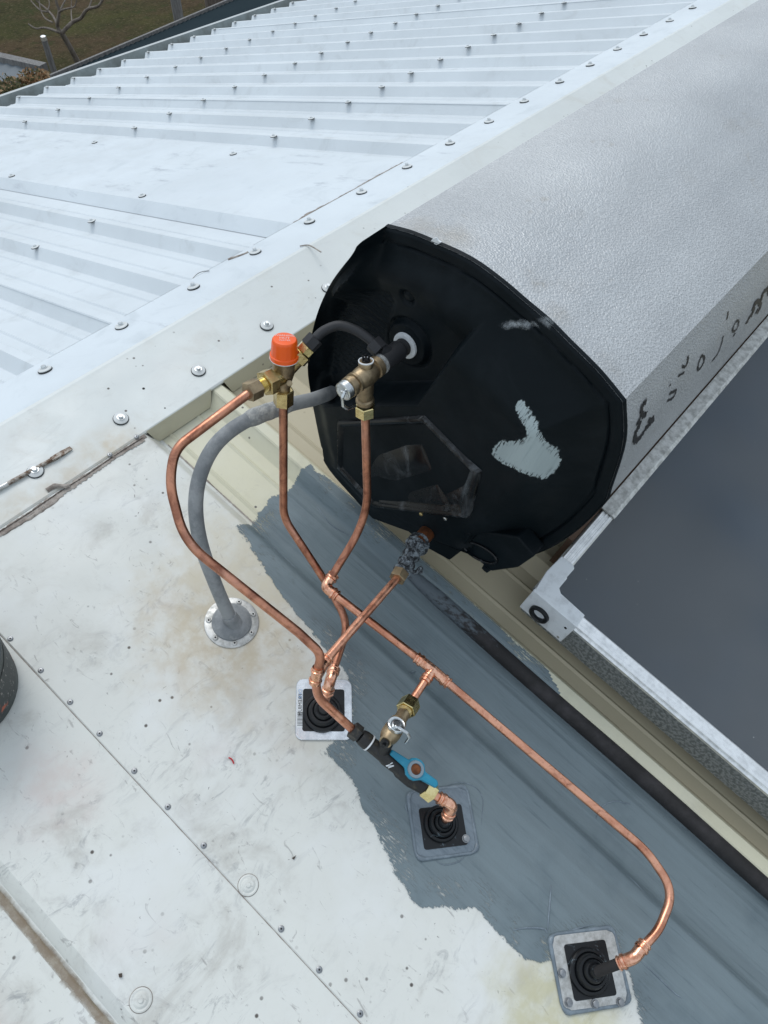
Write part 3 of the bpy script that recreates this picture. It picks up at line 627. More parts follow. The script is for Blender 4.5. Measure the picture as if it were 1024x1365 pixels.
def face_x(P):
    d = sdist(P, rimA, scal); d = np.maximum(d, 0)
    dr_ = np.min([seg_dist(P, rimA[i], rimA[i+1]) for i in range(NS-1)], axis=0)
    dl_ = np.min([seg_dist(P, rimA[i], rimA[(i+1) % len(rimA)]) for i in range(NS-1, len(rimA))], axis=0)
    strip_ = X0 - .045*sstep(.62, .97, dr_/(dr_+dl_+1e-9)) - .004*sstep(0, .006, d) + .0040*(np.exp(-((d-.0205)/.0018)**2))
    x = strip_ - .052*sstep(.021, .110, d) - .006*sstep(.1, .2, d); x = np.maximum(x, .6225 - .006*sstep(.1, .2, d))
    dp = sdist(P, pocket, pscal)
    rec = sstep(-.002, .012, dp); x = x*(1-rec) + np.maximum(x, .668)*rec
    dv = sdist(P, vent); iv = sstep(0, .004, dv)
    x += iv*(.0022 + .0013*np.sin(P[:, 1]*2*math.pi/.0105)) + .002*np.exp(-((dv-.0)/.002)**2)
    ro = np.linalg.norm(P-OA, axis=1); x = np.where(ro < .036, np.minimum(x, .668-.007*sstep(.036, .033, ro) if False else .668-.006*(1-sstep(.031, .035, ro))), x)
    x += .004*np.exp(-((ro-.0375)/.0022)**2)
    rk = np.linalg.norm(P-KN, axis=1); x += .004*np.exp(-((rk-.009)/.0025)**2)
    rh = np.linalg.norm((P-hole)*np.array([1, 1.6]), axis=1); x += .028*(1-sstep(.018, .024, rh))
    return x
rings = [1.0, .9975] + list(np.linspace(.992, .0, 105))
nb = len(BN); V2 = np.vstack([cen + (BN-cen)*r for r in rings[:-1]] + [cen[None, :]]); xv = face_x(V2)
_dr = np.min([seg_dist(BN, rimA[i], rimA[i+1]) for i in range(NS-1)], axis=0); XBD = X0 - .045*sstep(.0, .05, _dr)     # the left and lower rim stands further out
xv[:nb] = XBD; xv[nb:2*nb] = np.minimum(xv[nb:2*nb], XBD-.002)
mb = MB(); fs = []
skirt = [TW(X0+.004, *(cen+(p-cen)*1.0005)) for p in BN]
vs_ = [TW(float(x), *p) for x, p in zip(xv, V2)]
for i in range(len(rings)-2):
    for k in range(nb):
        k2 = (k+1) % nb; fs.append([i*nb+k, i*nb+k2, (i+1)*nb+k2, (i+1)*nb+k])
b0 = (len(rings)-2)*nb
for k in range(nb): fs.append([b0+k, b0+(k+1) % nb, len(vs_)-1])
o = len(vs_); vs_ += skirt
for k in range(nb): fs.append([k, o+k, o+(k+1) % nb, (k+1) % nb])
mb.add(vs_, fs); endcap = mb.build('end_cap', MAT['black'], tank, 32)
# jacket
JP = [tuple(cen+(np.array(p)-cen)*.993) for p in rim]
XE = 2.75
mb = MB(); Xs = [X0-.002, 1.2, 1.7, 2.2, XE]
mb.sweep(JP, [lambda p, x=x: TW(x, *p) for x in Xs], closed=True); jacket = mb.build('jacket', MAT['stucco'], tank, 16)
mb = MB(); mb.prism([TW(XE-.01, *(cen+(np.array(p)-cen)*1.002)) for p in rim], XD*.07); mb.build('end_cap', MAT['black'], tank, 30)
# little torn lug of jacket seam tape on the rim
mb = MB(); c0 = [(577, 318), (582, 317), (584, 321), (588, 323), (584, 326), (580, 327), (578, 323), (574, 322)]
mb.prism([XP(*q, X0-.0015) for q in c0], XD*.002); mb.build('tape_scrap', MAT['whiteplas'], tank)
# access cover: glossy panel with a sunken centre
cov = pxpoly([(449, 557), (566, 551), (643, 629), (626, 692), (500, 677), (449, 622)], .618)
inn = pxpoly([(470, 592), (562, 591), (599, 682), (506, 671), (478, 630)], .616)
BC = resample(cov, 160); cc = BC.mean(0)
def cover_x(P):
    d = np.maximum(sdist(P, cov), 0); e = sdist(P, inn)
    x = .6225 - .010*sstep(0, .006, d) + .008*sstep(.008, .024, d) - .003*sstep(-.003, .003, e) + .0025*np.exp(-(e/.0016)**2)
    return x + .0012*np.sin(P[:, 0]*70+P[:, 1]*40)*sstep(.01, .03, d)
rr = [1.0]+list(np.linspace(.99, 0, 46)); nb2 = len(BC); V2 = np.vstack([cc+(BC-cc)*r for r in rr[:-1]]+[cc[None, :]]); xv = cover_x(V2); xv[:nb2] = .634
vs_ = [TW(float(x), *p) for x, p in zip(xv, V2)]; fs = []
for i in range(len(rr)-2):
    for k in range(nb2):
        k2 = (k+1) % nb2; fs.append([i*nb2+k, i*nb2+k2, (i+1)*nb2+k2, (i+1)*nb2+k])
b0 = (len(rr)-2)*nb2
for k in range(nb2): fs.append([b0+k, b0+(k+1) % nb2, len(vs_)-1])
mb = MB(); mb.add(vs_, fs); acc = mb.build('access_cover', MAT['gloss'], tank, 40)
for q in ((562, 685), (594, 691)):
    mb = MB(); p = XP(*q, .613); mb.lathe([(0, .0035), (.002, .0035), (.003, .0022)], p, -XD, 10); mb.build('cover_screw', MAT['brass'] if q[0] < 570 else MAT['steel'], acc)
# mounting foot under the cap
mb = MB(); mb.prism([XP(*q, .632) for q in ((497, 680), (560, 690), (628, 712), (617, 733), (599, 747), (570, 731), (542, 707), (521, 693))], XD*.03); mb.build('foot', MAT['black'], tank, 30, .002)
mb = MB(); mb.prism([XP(*q, .640) for q in ((614, 729), (655, 762), (690, 757), (712, 742), (690, 716), (640, 708))], XD*.03); lip = mb.build('lower_lip', MAT['black'], tank, 30, .003)
mb = MB(); hp_ = [XP(640+22*math.cos(w)+3*math.sin(w), 737+9*math.cos(w)+11*math.sin(w), .6385) for w in np.linspace(0, 2*math.pi, 25)]; mb.tube(hp_, .0022, 8); mb.build('hole_rim', MAT['gloss'], tank, 50)
mb = MB(); mb.box(TW(.95, -.80, -.002), XD*1.7, SDIR*.03, NRM*.05); mb.box(TW(.95, -.60, -.002), XD*1.9, SDIR*.03, NRM*.05); mb.build('support_rail', MAT['rail'], tank)
# lettering worn off the front facet
A1 = TW(0, *JP[NT_-1]); A2 = TW(0, *JP[NT_+11]); fe = (A2-A1).normalized(); FNv = XD.cross(fe).normalized()
if FNv.dot(CAM-A1) < 0: FNv = -FNv
def FP(zx, zy, off=.0009):                            # where the sight line meets the folded front of the jacket
    px, py = 800+zx/4.268, 300+zy/4.268; best = None
    for i in range(NT_-1, NS-2):
        a, b = TW(0, *JP[i]), TW(0, *JP[i+1]); e = b-a; n = XD.cross(e).normalized()
        if n.dot(CAM-a) < 0: n = -n
        h = hit(px, py, n, n.dot(a)); t = (h-a).dot(e)/e.dot(e)
        if -.02 <= t <= 1.02:
            d = (h-CAM).length
            if best is None or d < best[0]: best = (d, h+n*off)
    return best[1] if best else hit(px, py, FNv, FNv.dot(A1)+.003)
strokes = [([(262, 1000), (243, 1022), (233, 1050), (237, 1078), (254, 1080), (260, 1062)], 9, 1), ([(214, 1112), (222, 1135), (205, 1170), (196, 1200), (199, 1224), (216, 1218), (240, 1185), (262, 1150), (285, 1125), (300, 1108), (274, 1108)], 10, 1),
           ([(394, 958), (420, 944), (429, 942), (424, 962), (408, 985), (382, 997)], 5, 0), ([(392, 915), (400, 905)], 4, 0), ([(497, 745), (498, 765), (490, 795), (476, 808), (465, 800)], 4.5, 0), ([(443, 858), (476, 838)], 4, 0),
           ([(575, 742), (590, 752), (588, 778), (574, 805), (560, 822), (554, 812), (560, 780), (570, 755)], 4.5, 2), ([(726, 492), (724, 515), (718, 540)], 4, 0), ([(699, 630), (690, 670), (675, 715), (660, 742), (633, 776)], 4, 0),
           ([(774, 545), (786, 545), (784, 570), (772, 595), (757, 604), (753, 590), (762, 565)], 4.5, 2), ([(767, 612), (756, 634)], 5, 0),
           ([(912, 432), (885, 438), (872, 460), (872, 490), (850, 520), (828, 562)], 10, 1), ([(905, 440), (912, 460), (900, 490), (888, 488)], 9, 0), ([(955, 352), (938, 372), (924, 386), (922, 400), (915, 432)], 8, 0), ([(948, 358), (958, 380), (950, 404)], 8, 0), ([(978, 318), (962, 344), (958, 366)], 8, 0), ([(1000, 300), (985, 330), (1002, 350)], 9, 0)]
for pts, w, mode in strokes:
    P2 = [FP(*q) for q in pts]
    if mode == 2: P2 = P2 + [P2[0]]
    P2 = spline(P2, 5); mb = MB(); vs_ = []; fs = []
    for i, p in enumerate(P2):
        d = (P2[min(i+1, len(P2)-1)]-P2[max(i-1, 0)]).normalized(); s_ = d.cross(FNv); ww = w/4.268/FPX*1.02*(.8+.3*math.sin(i*1.9)+random.uniform(-.2, .2))*2.3
        vs_ += [p-s_*ww, p+s_*ww]
        if i: fs.append([2*i-2, 2*i-1, 2*i+1, 2*i])
    mb.add(vs_, fs); mb.build('worn_letter', MAT['ink'], jacket)
# pale paint wiped on the cap face
sm = [(695, 533), (704, 539), (712, 555), (720, 573), (730, 587), (743, 599), (750, 612), (748, 620), (738, 630), (728, 640), (716, 634), (700, 632), (684, 624), (668, 616), (656, 606), (659, 594), (667, 588), (694, 586), (702, 581), (700, 570), (692, 555), (690, 541)]
def on_face(q):                                       # where the sight line meets the moulded face
    x = .625
    for _ in range(12): x = .5*x+.5*float(face_x(np.array([sn(XP(*q, x))]))[0])
    return sn(XP(*q, x))
sp = np.array([on_face(q) for q in sm])
def smx(a, b): return TW(float(face_x(np.array([[a, b]]))[0])-.0010, a, b)
drape('paint_smear', sp, smx, .004, .012, MAT['smear'], endcap)
m = M('chalk_scratch', rough=.8, base=(.50, .54, .57)); m.set('alpha', m.math('MULTIPLY', m.ramp(m.math('ADD', m.attr('edge'), m.math('MULTIPLY', m.math('SUBTRACT', m.noise(120, 4, .7), .5), .012)), -.002, .006), .55)); MAT['chalk'] = m.mat
for q in ([(664, 434), (685, 427), (712, 428), (722, 434), (700, 438), (672, 437)], [(716, 425), (730, 421), (740, 428), (732, 436)]):
    drape('chalk_scuff', np.array([on_face(a) for a in q]), smx, .0035, .006, MAT['chalk'], endcap)

# ------------------------------------------------------------------ solar collector
TOPN = .095; XA = .697; SA = -.8885
col = thing('solar_collector', 'flat solar collector panel with dark glass in a silver frame', 'solar panel', W(XA, SA-.9, 0))
XB, SB = 1.85, -2.85
sT = N(780, 700, TOPN).dot(SDIR)
mb = MB(); mb.box(W(XA+.003, SA-.004, .012), XD*(XB-XA-.006), SDIR*(SB-SA+.008), NRM*.066); mb.build('casing', MAT['casing'], col)
mb = MB(); mb.box(W(XA+.022, SA-.018, .081), XD*(XB-XA-.044), SDIR*(SB-SA+.036), NRM*.001); mb.build('absorber_plate', MAT['absorber'], col)
mb = MB(); g0 = [W(XA+.018, SA-.014, .0905), W(XB-.018, SA-.014, .0905), W(XB-.018, SB+.014, .0905), W(XA+.018, SB+.014, .0905)]; mb.add(g0, [[0, 1, 2, 3]]); mb.build('glass_pane', MAT['glass'], col)
rail = [(0, .074), (-.0035, .078), (-.0035, .084), (.0, .0855), (.0, .0885), (-.001, .0935), (.001, .095), (.0045, .095), (.0055, .0938), (.0075, .0938), (.0085, .095), (.0125, .095), (.0135, .0938), (.0155, .0938), (.0165, .095), (.0205, .095), (.0235, .0925), (.0235, .088), (.010, .080)]
def frame_rail(f, a, b, name): 
    mb = MB(); mb.sweep(rail, [lambda p, k=k: f(p, k) for k in np.linspace(a, b, 6)], closed=True); return mb.build(name, MAT['frame'], col, 25)
frame_rail(lambda p, s: W(XA+p[0], s, p[1]), SA-.010, SB+.010, 'side_rail'); frame_rail(lambda p, s: W(XB-p[0], s, p[1]), SA-.01, SB+.01, 'side_rail')
frame_rail(lambda p, x: W(x, SA-p[0], p[1]), XA+.01, XB-.01, 'top_rail'); frame_rail(lambda p, x: W(x, SB+p[0], p[1]), XA+.01, XB-.01, 'bottom_rail')
mb = MB(); mb.box(W(.83, SA+.0045, .0), XD*(XB-.85), SDIR*.010, NRM*.092); tag(mb.build('gap_shade_strip', MAT['rail'], col), 'dark brown strip drawn for the shadow line behind the top edge')  # dark strip put in for the shadow line between tank and collector
# clip bar along the top rail
ca, cb = N(807, 680, .099).x, XB
mb = MB(); prof = [(.004, .0958), (.004, .0985), (-.020, .0985), (-.027, .0945), (-.0285, .0925)]
prof2 = [(.004, .0958), (.004, .0990), (-.0195, .0990), (-.0265, .0955), (-.0265, .0940), (-.019, .0958)]
mb.sweep(prof2, [lambda p, x=x: W(x, SA+.001+p[0], p[1]) for x in np.linspace(ca, cb, 5)], closed=True)
mb.prism([W(ca, SA+.001+p[0], p[1]) for p in prof2], XD*.0003); mb.build('clip_bar', MAT['alu_dull'], col, 25)
# white corner bracket with the pipe port
br = [(749, 741), (765, 753), (766, 758), (750, 776), (746, 784), (748, 791), (780, 820), (769, 836), (714, 786), (722, 772), (729, 761)]
top = [N(*q, .0975) for q in br]
bk = MB(); bk.prism(top, -NRM*.004)
e0, e1 = N(713, 786, .0975), N(769, 836, .0975); y0, y1 = e0.dot(SDIR), e1.dot(SDIR); xf = (e0.x+e1.x)/2
bk.box(W(xf-.0015, y0+.001, .028), XD*.006, SDIR*(y1-y0-.001), NRM*.0694)
bk.box(W(xf+.0045, y0+.001, .028), XD*.045, SDIR*(-.004), NRM*.064)
bk.box(W(xf+.0045, y0+.001, .0935), XD*.06, SDIR*(-.03), NRM*.0022)
brk = bk.build('corner_bracket', MAT['whiteplas'], col, 30, .0018)
pc = XP(719.5, 818, xf-.0015)
mb = MB(); mb.lathe([(-.02, .0108), (.0005, .0112), (.0050, .0120), (.0072, .0150), (.0058, .0182), (.0005, .0190)], pc, -XD, 28, cap=False); mb.lathe([(-.018, .0112), (-.0175, .0112)], pc, -XD, 16); mb.build('pipe_port', MAT['rubber'], brk, 40)
for q in ((744, 849, 0), (754, 837, 1)):
    p = XP(q[0], q[1], xf-.0015); mb = MB(); mb.lathe([(0, .0026), (.0008, .0024)], p, -XD, 10); mb.build('bracket_screw' if q[2] == 0 else 'slot', MAT['steel'] if q[2] == 0 else MAT['rubber'], brk)

# ------------------------------------------------------------------ black lagged pipe lying beside the rib
mb = MB(); pts = [W(.6205+.0006*math.sin(s*9), s, -.0120+.0008*math.sin(s*14)) for s in np.linspace(-.695, -2.9, 60)]
pl = mb.tube(pts, [.009, .0130]+[.0148]*58, 16).build('lagged_pipe', MAT['lag'], None, 50)
tag(pl, 'black lagged pipe lying along the rib between grey paint and collector', 'pipe')

# ------------------------------------------------------------------ roof flashings
def dektite(corners, inner, boot_c, boot_r, label, plate_mat, boot_mat='rubber', bolts=(), bead_mat=None):
    P = [N(*q, .006) for q in corners]; c = sum(P, Vector())/4
    c2 = N(*((sum(q[0] for q in corners)/4), (sum(q[1] for q in corners)/4)), .0055)
    t = thing('roof_flashing', label, 'pipe flashing', c2, 'square pipe flashings on the near roof slope')
    u = ((P[1]-P[0])+(P[2]-P[3])); v = ((P[3]-P[0])+(P[2]-P[1])); hu, hv = u.length/4, v.length/4; u.normalize(); v = (v-u*v.dot(u)).normalized()
    def rr(a, b, r, n=6):
        out = []
        for sx, sy, st in ((1, 1, 0), (-1, 1, 90), (-1, -1, 180), (1, -1, 270)):
            for k in range(n+1):
                w = R_(st+90*k/n); out.append(((a-r)*sx+r*math.cos(w), (b-r)*sy+r*math.sin(w)))
        return out
    I = [N(*q, .006) for q in inner]; ic = sum(I, Vector())/4; iu = ((I[1]-I[0])+(I[2]-I[3])).length/4; iv = ((I[3]-I[0])+(I[2]-I[1])).length/4; off = ((ic-c).dot(u), (ic-c).dot(v))
    o = [(a, b) for a, b in rr(hu, hv, .012)]; i_ = [(a+off[0], b+off[1]) for a, b in rr(iu, iv, .004)]
    n = len(o); L = lambda a, b, h: c2+u*a+v*b+NRM*h
    levels = [[L(a, b, 0) for a, b in o], [L(a, b, .0018) for a, b in o], [L(a*.985, b*.985, .0026) for a, b in o], [L(a, b, .0026) for a, b in i_], [L(a, b, .0005) for a, b in i_]]
    mb = MB(); vs_ = sum(levels, []); fs = []
    for k in range(4):
        for j in range(n): fs.append([k*n+j, k*n+(j+1) % n, (k+1)*n+(j+1) % n, (k+1)*n+j])
    mb.add(vs_, fs); plate = mb.build('base_plate', MAT[plate_mat], t, 35)
    mb = MB(); mb.prism([L(a*.995+off[0]*.005, b, .0004) for a, b in [(x, y) for x, y in i_]], NRM*.0030)
    bc = N(*boot_c, .01); bc = bc - NRM*(bc.dot(NRM)-.0088)
    r = min(iu, iv)
    mb.lathe([(0, r*.93), (.0045, r*.91), (.0062, r*.85), (.0062, r*.76), (.0050, r*.72), (.0130, r*.67), (.0152, r*.61), (.0152, r*.52), (.0140, r*.48), (.0205, r*.43), (.0222, r*.37), (.0218, boot_r*1.42), (.0270, boot_r*1.2), (.0285, boot_r*1.08), (.0285, boot_r*.9)], bc, NRM, 36)
    mb.build('rubber_boot', MAT[boot_mat], t, 40)
    for q in bolts:
        p = N(*q, .0085); b_ = MB(); b_.lathe([(-.001, .0062), (.0012, .0060)], p, NRM, 14); b_.hexnut(p+NRM*.001, NRM, .0042, .0047, phase=random.uniform(0, 1)); b_.build('bolt', MAT['rivet'], t)
    if bead_mat:
        pts = [L(a*1.03, b*1.03, .001) for a, b in o]; pts.append(pts[0]); mb = MB(); mb.tube(pts, [.0032*(1+.35*math.sin(i*.9)) for i in range(len(pts))], 8); mb.build('sealant_bead', MAT[bead_mat], t, 60)
    return t, plate, L, bc, (hu, hv)
dA = dektite([(398, 905), (469, 905), (470, 987), (391, 985)], [(404, 918), (459, 919), (460, 975), (403, 974)], (430, 950), .0067, 'shiny aluminium pipe flashing with a barcode sticker under the tee', 'alu', 'rubber', (), None)
dB = dektite([(545, 1057), (622, 1047), (635, 1135), (556, 1143)], [(559, 1078), (615, 1070), (623, 1127), (564, 1131)], (588, 1098), .0067, 'grey painted pipe flashing at the end of the blue handled valve', 'greyplate', 'rubber_smeared', ((621, 1118),), 'greybead')
dC = dektite([(736, 1245), (817, 1237), (838, 1334), (749, 1350)], [(752, 1257), (806, 1252), (822, 1328), (763, 1331)], (786, 1295), .0067, 'weathered pipe flashing with grey bolts at the lowest bend', 'alu_dull', 'rubber_smeared', ((749, 1297), (758, 1336), (793, 1338), (827, 1336)), 'greybead')
# printed sticker on the shiny flashing
t, plate, L, bc, (hu, hv) = dA
mb = MB(); sx0, sx1 = -hu*.97, -hu*.72
mb.add([L(sx0, -hv*.62, .0029), L(sx1, -hv*.62, .0029), L(sx1, hv*.62, .0029), L(sx0, hv*.62, .0029)], [[0, 1, 2, 3]]); st = mb.build('sticker', MAT['sticker'], plate)
mb = MB()
for k in range(13):
    a = hv*(.12+.035*k); w = hv*random.choice((.008, .014, .02)); mb.add([L(sx0*.97, a, .0031), L(sx1*1.06, a, .0031), L(sx1*1.06, a+w, .0031), L(sx0*.97, a+w, .0031)], [[0, 1, 2, 3]])
mb.build('barcode', MAT['ink'], plate)
def text_mesh(txt, size, origin, ex, ey, mat, parent, name):
    cu = bpy.data.curves.new(name, 'FONT'); cu.body = txt; cu.size = size; cu.align_x = 'CENTER'; cu.align_y = 'CENTER'; cu.resolution_u = 2
    ob = bpy.data.objects.new(name, cu); scene.collection.objects.link(ob); dg = bpy.context.evaluated_depsgraph_get(); dg.update(); me0 = ob.evaluated_get(dg).to_mesh()
    mb = MB(); mb.add([origin + ex*v.co.x + ey*v.co.y for v in me0.vertices], [list(p.vertices) for p in me0.polygons])
    bpy.data.objects.remove(ob); return mb.build(name, MAT[mat], parent, recalc=False)
uL = (L(1, 0, 0)-L(0, 0, 0)); vL = (L(0, 1, 0)-L(0, 0, 0))
text_mesh('PREMIUM', .0085, L((sx0+sx1)/2, -hv*.12, .0031), vL, -uL, 'ink', plate, 'lettering')
text_mesh('DEK', .0085, L((sx0+sx1)/2, -hv*.47, .0031), vL, -uL, 'sticker_blue', plate, 'lettering')

# round flashing and the grey conduit that rises from it
pr = N(309, 830, .005)
rf = thing('round_flashing', 'round grey flashing ringed with screws where the conduit enters', 'pipe flashing', pr)
mb = MB(); mb.lathe([(0, .0445), (.0018, .0440), (.0026, .0425), (.0026, .030)], pr, NRM, 40); mb.build('clamp_ring', MAT['alu_dull'], rf)
mb = MB(); mb.lathe([(.001, .0325), (.006, .0320), (.008, .029), (.0105, .027), (.015, .020), (.017, .013)], pr, NRM, 32); mb.build('rubber_dome', MAT['conduit'], rf, 50)
mb = MB(); lean = (N(300, 800, .05)-N(309, 830, 0)).normalized()
for k in range(7):
    w = 2*math.pi*k/7+.5; p = pr + XD*math.cos(w)*.037 + SDIR*math.sin(w)*.037 + NRM*.0026
    b_ = MB(); b_.lathe([(0, .0045), (.0012, .0043), (.0022, .003)], p, NRM, 14); b_.lathe([(.0021, .0018), (.0024, .0017)], p, NRM, 8, 1); b_.build('screw', [MAT['alu_dull'], MAT['rivet_hole']], rf)
con = thing('grey_conduit', 'grey flexible conduit arching from the round flashing to the tank end', 'conduit', pr+NRM*.02)
cp = spline([N(312, 832, .012), N(303, 815, .040), N(287, 778, .095), N(268, 725, .165), N(261, 675, .215), N(268, 630, .250), N(290, 590, .275), N(330, 560, .285), N(385, 540, .280), N(418, 532, .268), XP(443, 523, .640)], 10)
mb = MB(); mb.tube(cp, [.0125]*4+[.0108]*(len(cp)-4), 18); mb.build('conduit_tube', MAT['conduit'], con, 50)
i0 = min(range(len(cp)), key=lambda i: (cp[i]-N(340, 557, .284)).length)
mb = MB(); mb.tube(cp[i0-2:i0+9], [.0112, .0128, .0134, .0130, .0126, .0132, .0122, .0126, .0118, .0118, .011], 18); mb.build('sealant_smear', MAT['greyseal'], con, 70)
mb = MB(); mb.tube(cp[:9], [.0165, .0158, .0150, .0142, .0138, .0134, .0130, .0128, .0122], 18); mb.build('boot_collar', MAT['conduit'], con, 60)

# ------------------------------------------------------------------ plumbing
PR = .00635
def fitting(mb, a, d, l, r=.0086, bead=True):     # crimped socket from a along d
    d = d.normalized(); mb.lathe([(0, r*.9), (.001, r), (l*.30, r), (l*.34, r*1.17), (l*.52, r*1.17), (l*.56, r*.97), (l*.72, r*.97), (l*.76, r*1.14), (l*.94, r*1.14), (l, r*.88)], a, d, 20)
def elbow(name, p, d1, d2, parent, leg=.020, r=.0086, mat='copper_fit'):
    d1, d2 = d1.normalized(), d2.normalized(); mb = MB()
    mb.tube(fillet([p+d1*leg*.8, p, p+d2*leg*.8], leg*.55, 10), r, 18)
    for d in (d1, d2): mb.lathe([(0, r), (.001, r*1.18), (.0045, r*1.18), (.0055, r*1.0), (.0075, r*1.0), (.0085, r*1.14), (.0105, r*1.14), (.0115, r*.85)], p+d*leg*.62, d, 20)
    return mb.build(name, MAT[mat], parent, 40)
# --- mixing (tempering) valve with the orange cap
TB, TT = D(378, 531, 1.040), D(379.5, 452, .972)
ax = (TT-TB).normalized(); tl = (TT-TB).length
tv = thing('tempering_valve', 'brass tempering valve with a bright orange plastic cap', 'valve', TB)
at = lambda f: TB + ax*tl*f
mb = MB(); mb.lathe([(0, .0085), (tl*.16, .0095), (tl*.30, .0120), (tl*.42, .0150), (tl*.62, .0162), (tl*.66, .0178), (tl*.685, .0178)], at(0.05), ax, 28); 
mb.lathe([(0, .0042), (.002, .0042), (.0025, .003)], D(386, 511, 1.005)+(CAM-D(386, 511, 1.005)).normalized()*.0, (CAM-at(.3)).normalized(), 12)
mb.build('body', MAT['bronze'], tv, 40)
mb = MB(); r = .0185
n_ = 48; prof = [(0, r*1.05), (.0025, r*1.06), (.0055, r*1.05), (.0065, r*.97), (tl*.25, r*.93), (tl*.285, r*.90), (tl*.305, r*.82), (tl*.310, r*.70)]
vs_ = []; fs = []; refa = (RT - ax*RT.dot(ax)).normalized(); refb = ax.cross(refa)
for i, (h, q) in enumerate(prof):
    for k in range(n_):
        w = 2*math.pi*k/n_; g_ = (1-.035*(k % 3 == 0)) if i in (3, 4) else 1
        vs_.append(at(.70)+ax*h+(refa*math.cos(w)+refb*math.sin(w))*q*g_)
for i in range(len(prof)-1):
    for k in range(n_): fs.append([i*n_+k, i*n_+(k+1) % n_, (i+1)*n_+(k+1) % n_, (i+1)*n_+k])
fs.append([(len(prof)-1)*n_+k for k in range(n_)]); mb.add(vs_, fs); ocap = mb.build('cap', MAT['orange'], tv, 40)
mb = MB(); mb.lathe([(-.0012, r*1.05), (0, r*1.075), (.0004, r*1.03)], at(.70), ax, 36); mb.build('cap_ring', MAT['whiteplas'], tv)
tp = at(.70)+ax*(tl*.310+.0004)
ez = (UP - ax*UP.dot(ax)).normalized(); ex = ez.cross(ax)
text_mesh('WARNING', .0055, tp+ez*.0065, ex, ez, 'print', ocap, 'lettering'); text_mesh('HOT', .0065, tp+ez*.0005, ex, ez, 'print', ocap, 'lettering'); text_mesh('WATER', .0045, tp-ez*.005, ex, ez, 'print', ocap, 'lettering')
mb = MB(); mb.hexnut(at(-.10), ax, tl*.26, .0145, phase=.35); mb.lathe([(-.003, .0085), (.0, .010)], at(-.10), ax, 20); mb.build('compression_nut', MAT['brass'], tv, 25)
# left branch
lb0 = at(.42); lend = D(329, 524, .975); ld = (lend-lb0); ll = ld.length; ld.normalize()
mb = MB(); mb.lathe([(0, .0125), (ll*.35, .0125)], lb0, ld, 20); mb.hexnut(lb0+ld*ll*.30, ld, .0155, .0185, phase=.3); mb.build('union_nut', MAT['brass'], tv, 25)
mb = MB(); k0 = ll*.30+.0155; mb.lathe([(0, .0105)]+sum([[(.0012*i+.0003, .0108), (.0012*i+.0009, .0099)] for i in range(8)], [])+[(.0105, .0102)], lb0+ld*k0, ld, 24); mb.build('threaded_tail', MAT['brass_bright'], tv, 25)
mb = MB(); k1 = k0+.0095; mb.hexnut(lb0+ld*k1, ld, ll-k1-.001, .0140, phase=.1); mb.build('compression_nut', MAT['bronze'], tv, 25)
# right branch to the hose
rb0 = at(.46); rend = D(416, 456, 1.000); rd = rend-rb0; rl = rd.length; rd.normalize()
mb = MB(); mb.lathe([(0, .012), (rl*.5, .012)], rb0, rd, 20); mb.hexnut(rb0+rd*rl*.42, rd, .0135, .0160, phase=.2); mb.build('union_nut', MAT['brass'], tv, 25)
mb = MB(); mb.hexnut(rb0+rd*(rl*.42+.0138), rd, .011, .0118, phase=.5); mb.build('hex_tail', MAT['brass_bright'], tv, 25)
hs0 = rb0+rd*(rl*.42+.0245)
# --- lagged hose and hot tee
TEEX = .630; AXO = Vector((0, OUT.y, OUT.z)); 
hose = thing('rubber_hose', 'short black rubber hose looping from the tempering valve to the tank outlet', 'hose', TB+rd*.05)
hn2 = D(502, 462, 1.000); hp = spline([hs0, hs0+rd*.014, D(432, 441, 1.0), D(452, 434, 1.0), D(474, 440, 1.0), D(492, 452, 1.0), hn2], 8)
mb = MB(); mb.tube(hp, .0068, 16); mb.build('hose_tube', MAT['hose'], hose, 50)
mb = MB(); mb.hexnut(hs0, rd, .016, .0118); mb.build('hose_nut', MAT['hose'], hose, 25)
d2 = (hp[-1]-hp[-4]).normalized(); mb = MB(); mb.hexnut(hn2-d2*.008, d2, .016, .0125); mb.build('hose_nut', MAT['hose'], hose, 25)
tee = thing('hot_outlet_tee', 'black lagged tee screwed into the white ringed tank outlet', 'pipe tee', AXO+XD*TEEX)
mb = MB(); mb.lathe([(-.020, .0120), (-.018, .0138), (.016, .0145), (.0168, .0118), (.030, .0118)], AXO+XD*TEEX, XD, 24); mb.tube([hn2+d2*.004, AXO+XD*(TEEX+.004)], [.0095, .0105], 18); mb.build('tee_body', MAT['hose'], tee, 40)
mb = MB(); mb.lathe([(.016, .0118)]+sum([[(.0175+.0028*i, .0130), (.019+.0028*i, .0112)] for i in range(5)], [])+[(.034, .0118)], AXO+XD*TEEX, XD, 24); mb.build('nipple', MAT['rubber'], tee, 30)
mb = MB(); mb.lathe([(0, .0195), (.0030, .0200), (.0055, .0185), (.0055, .013)], AXO+XD*(.662-.004), XD, 32); mb.build('white_ring', MAT['whiteplas'], tee, 40)
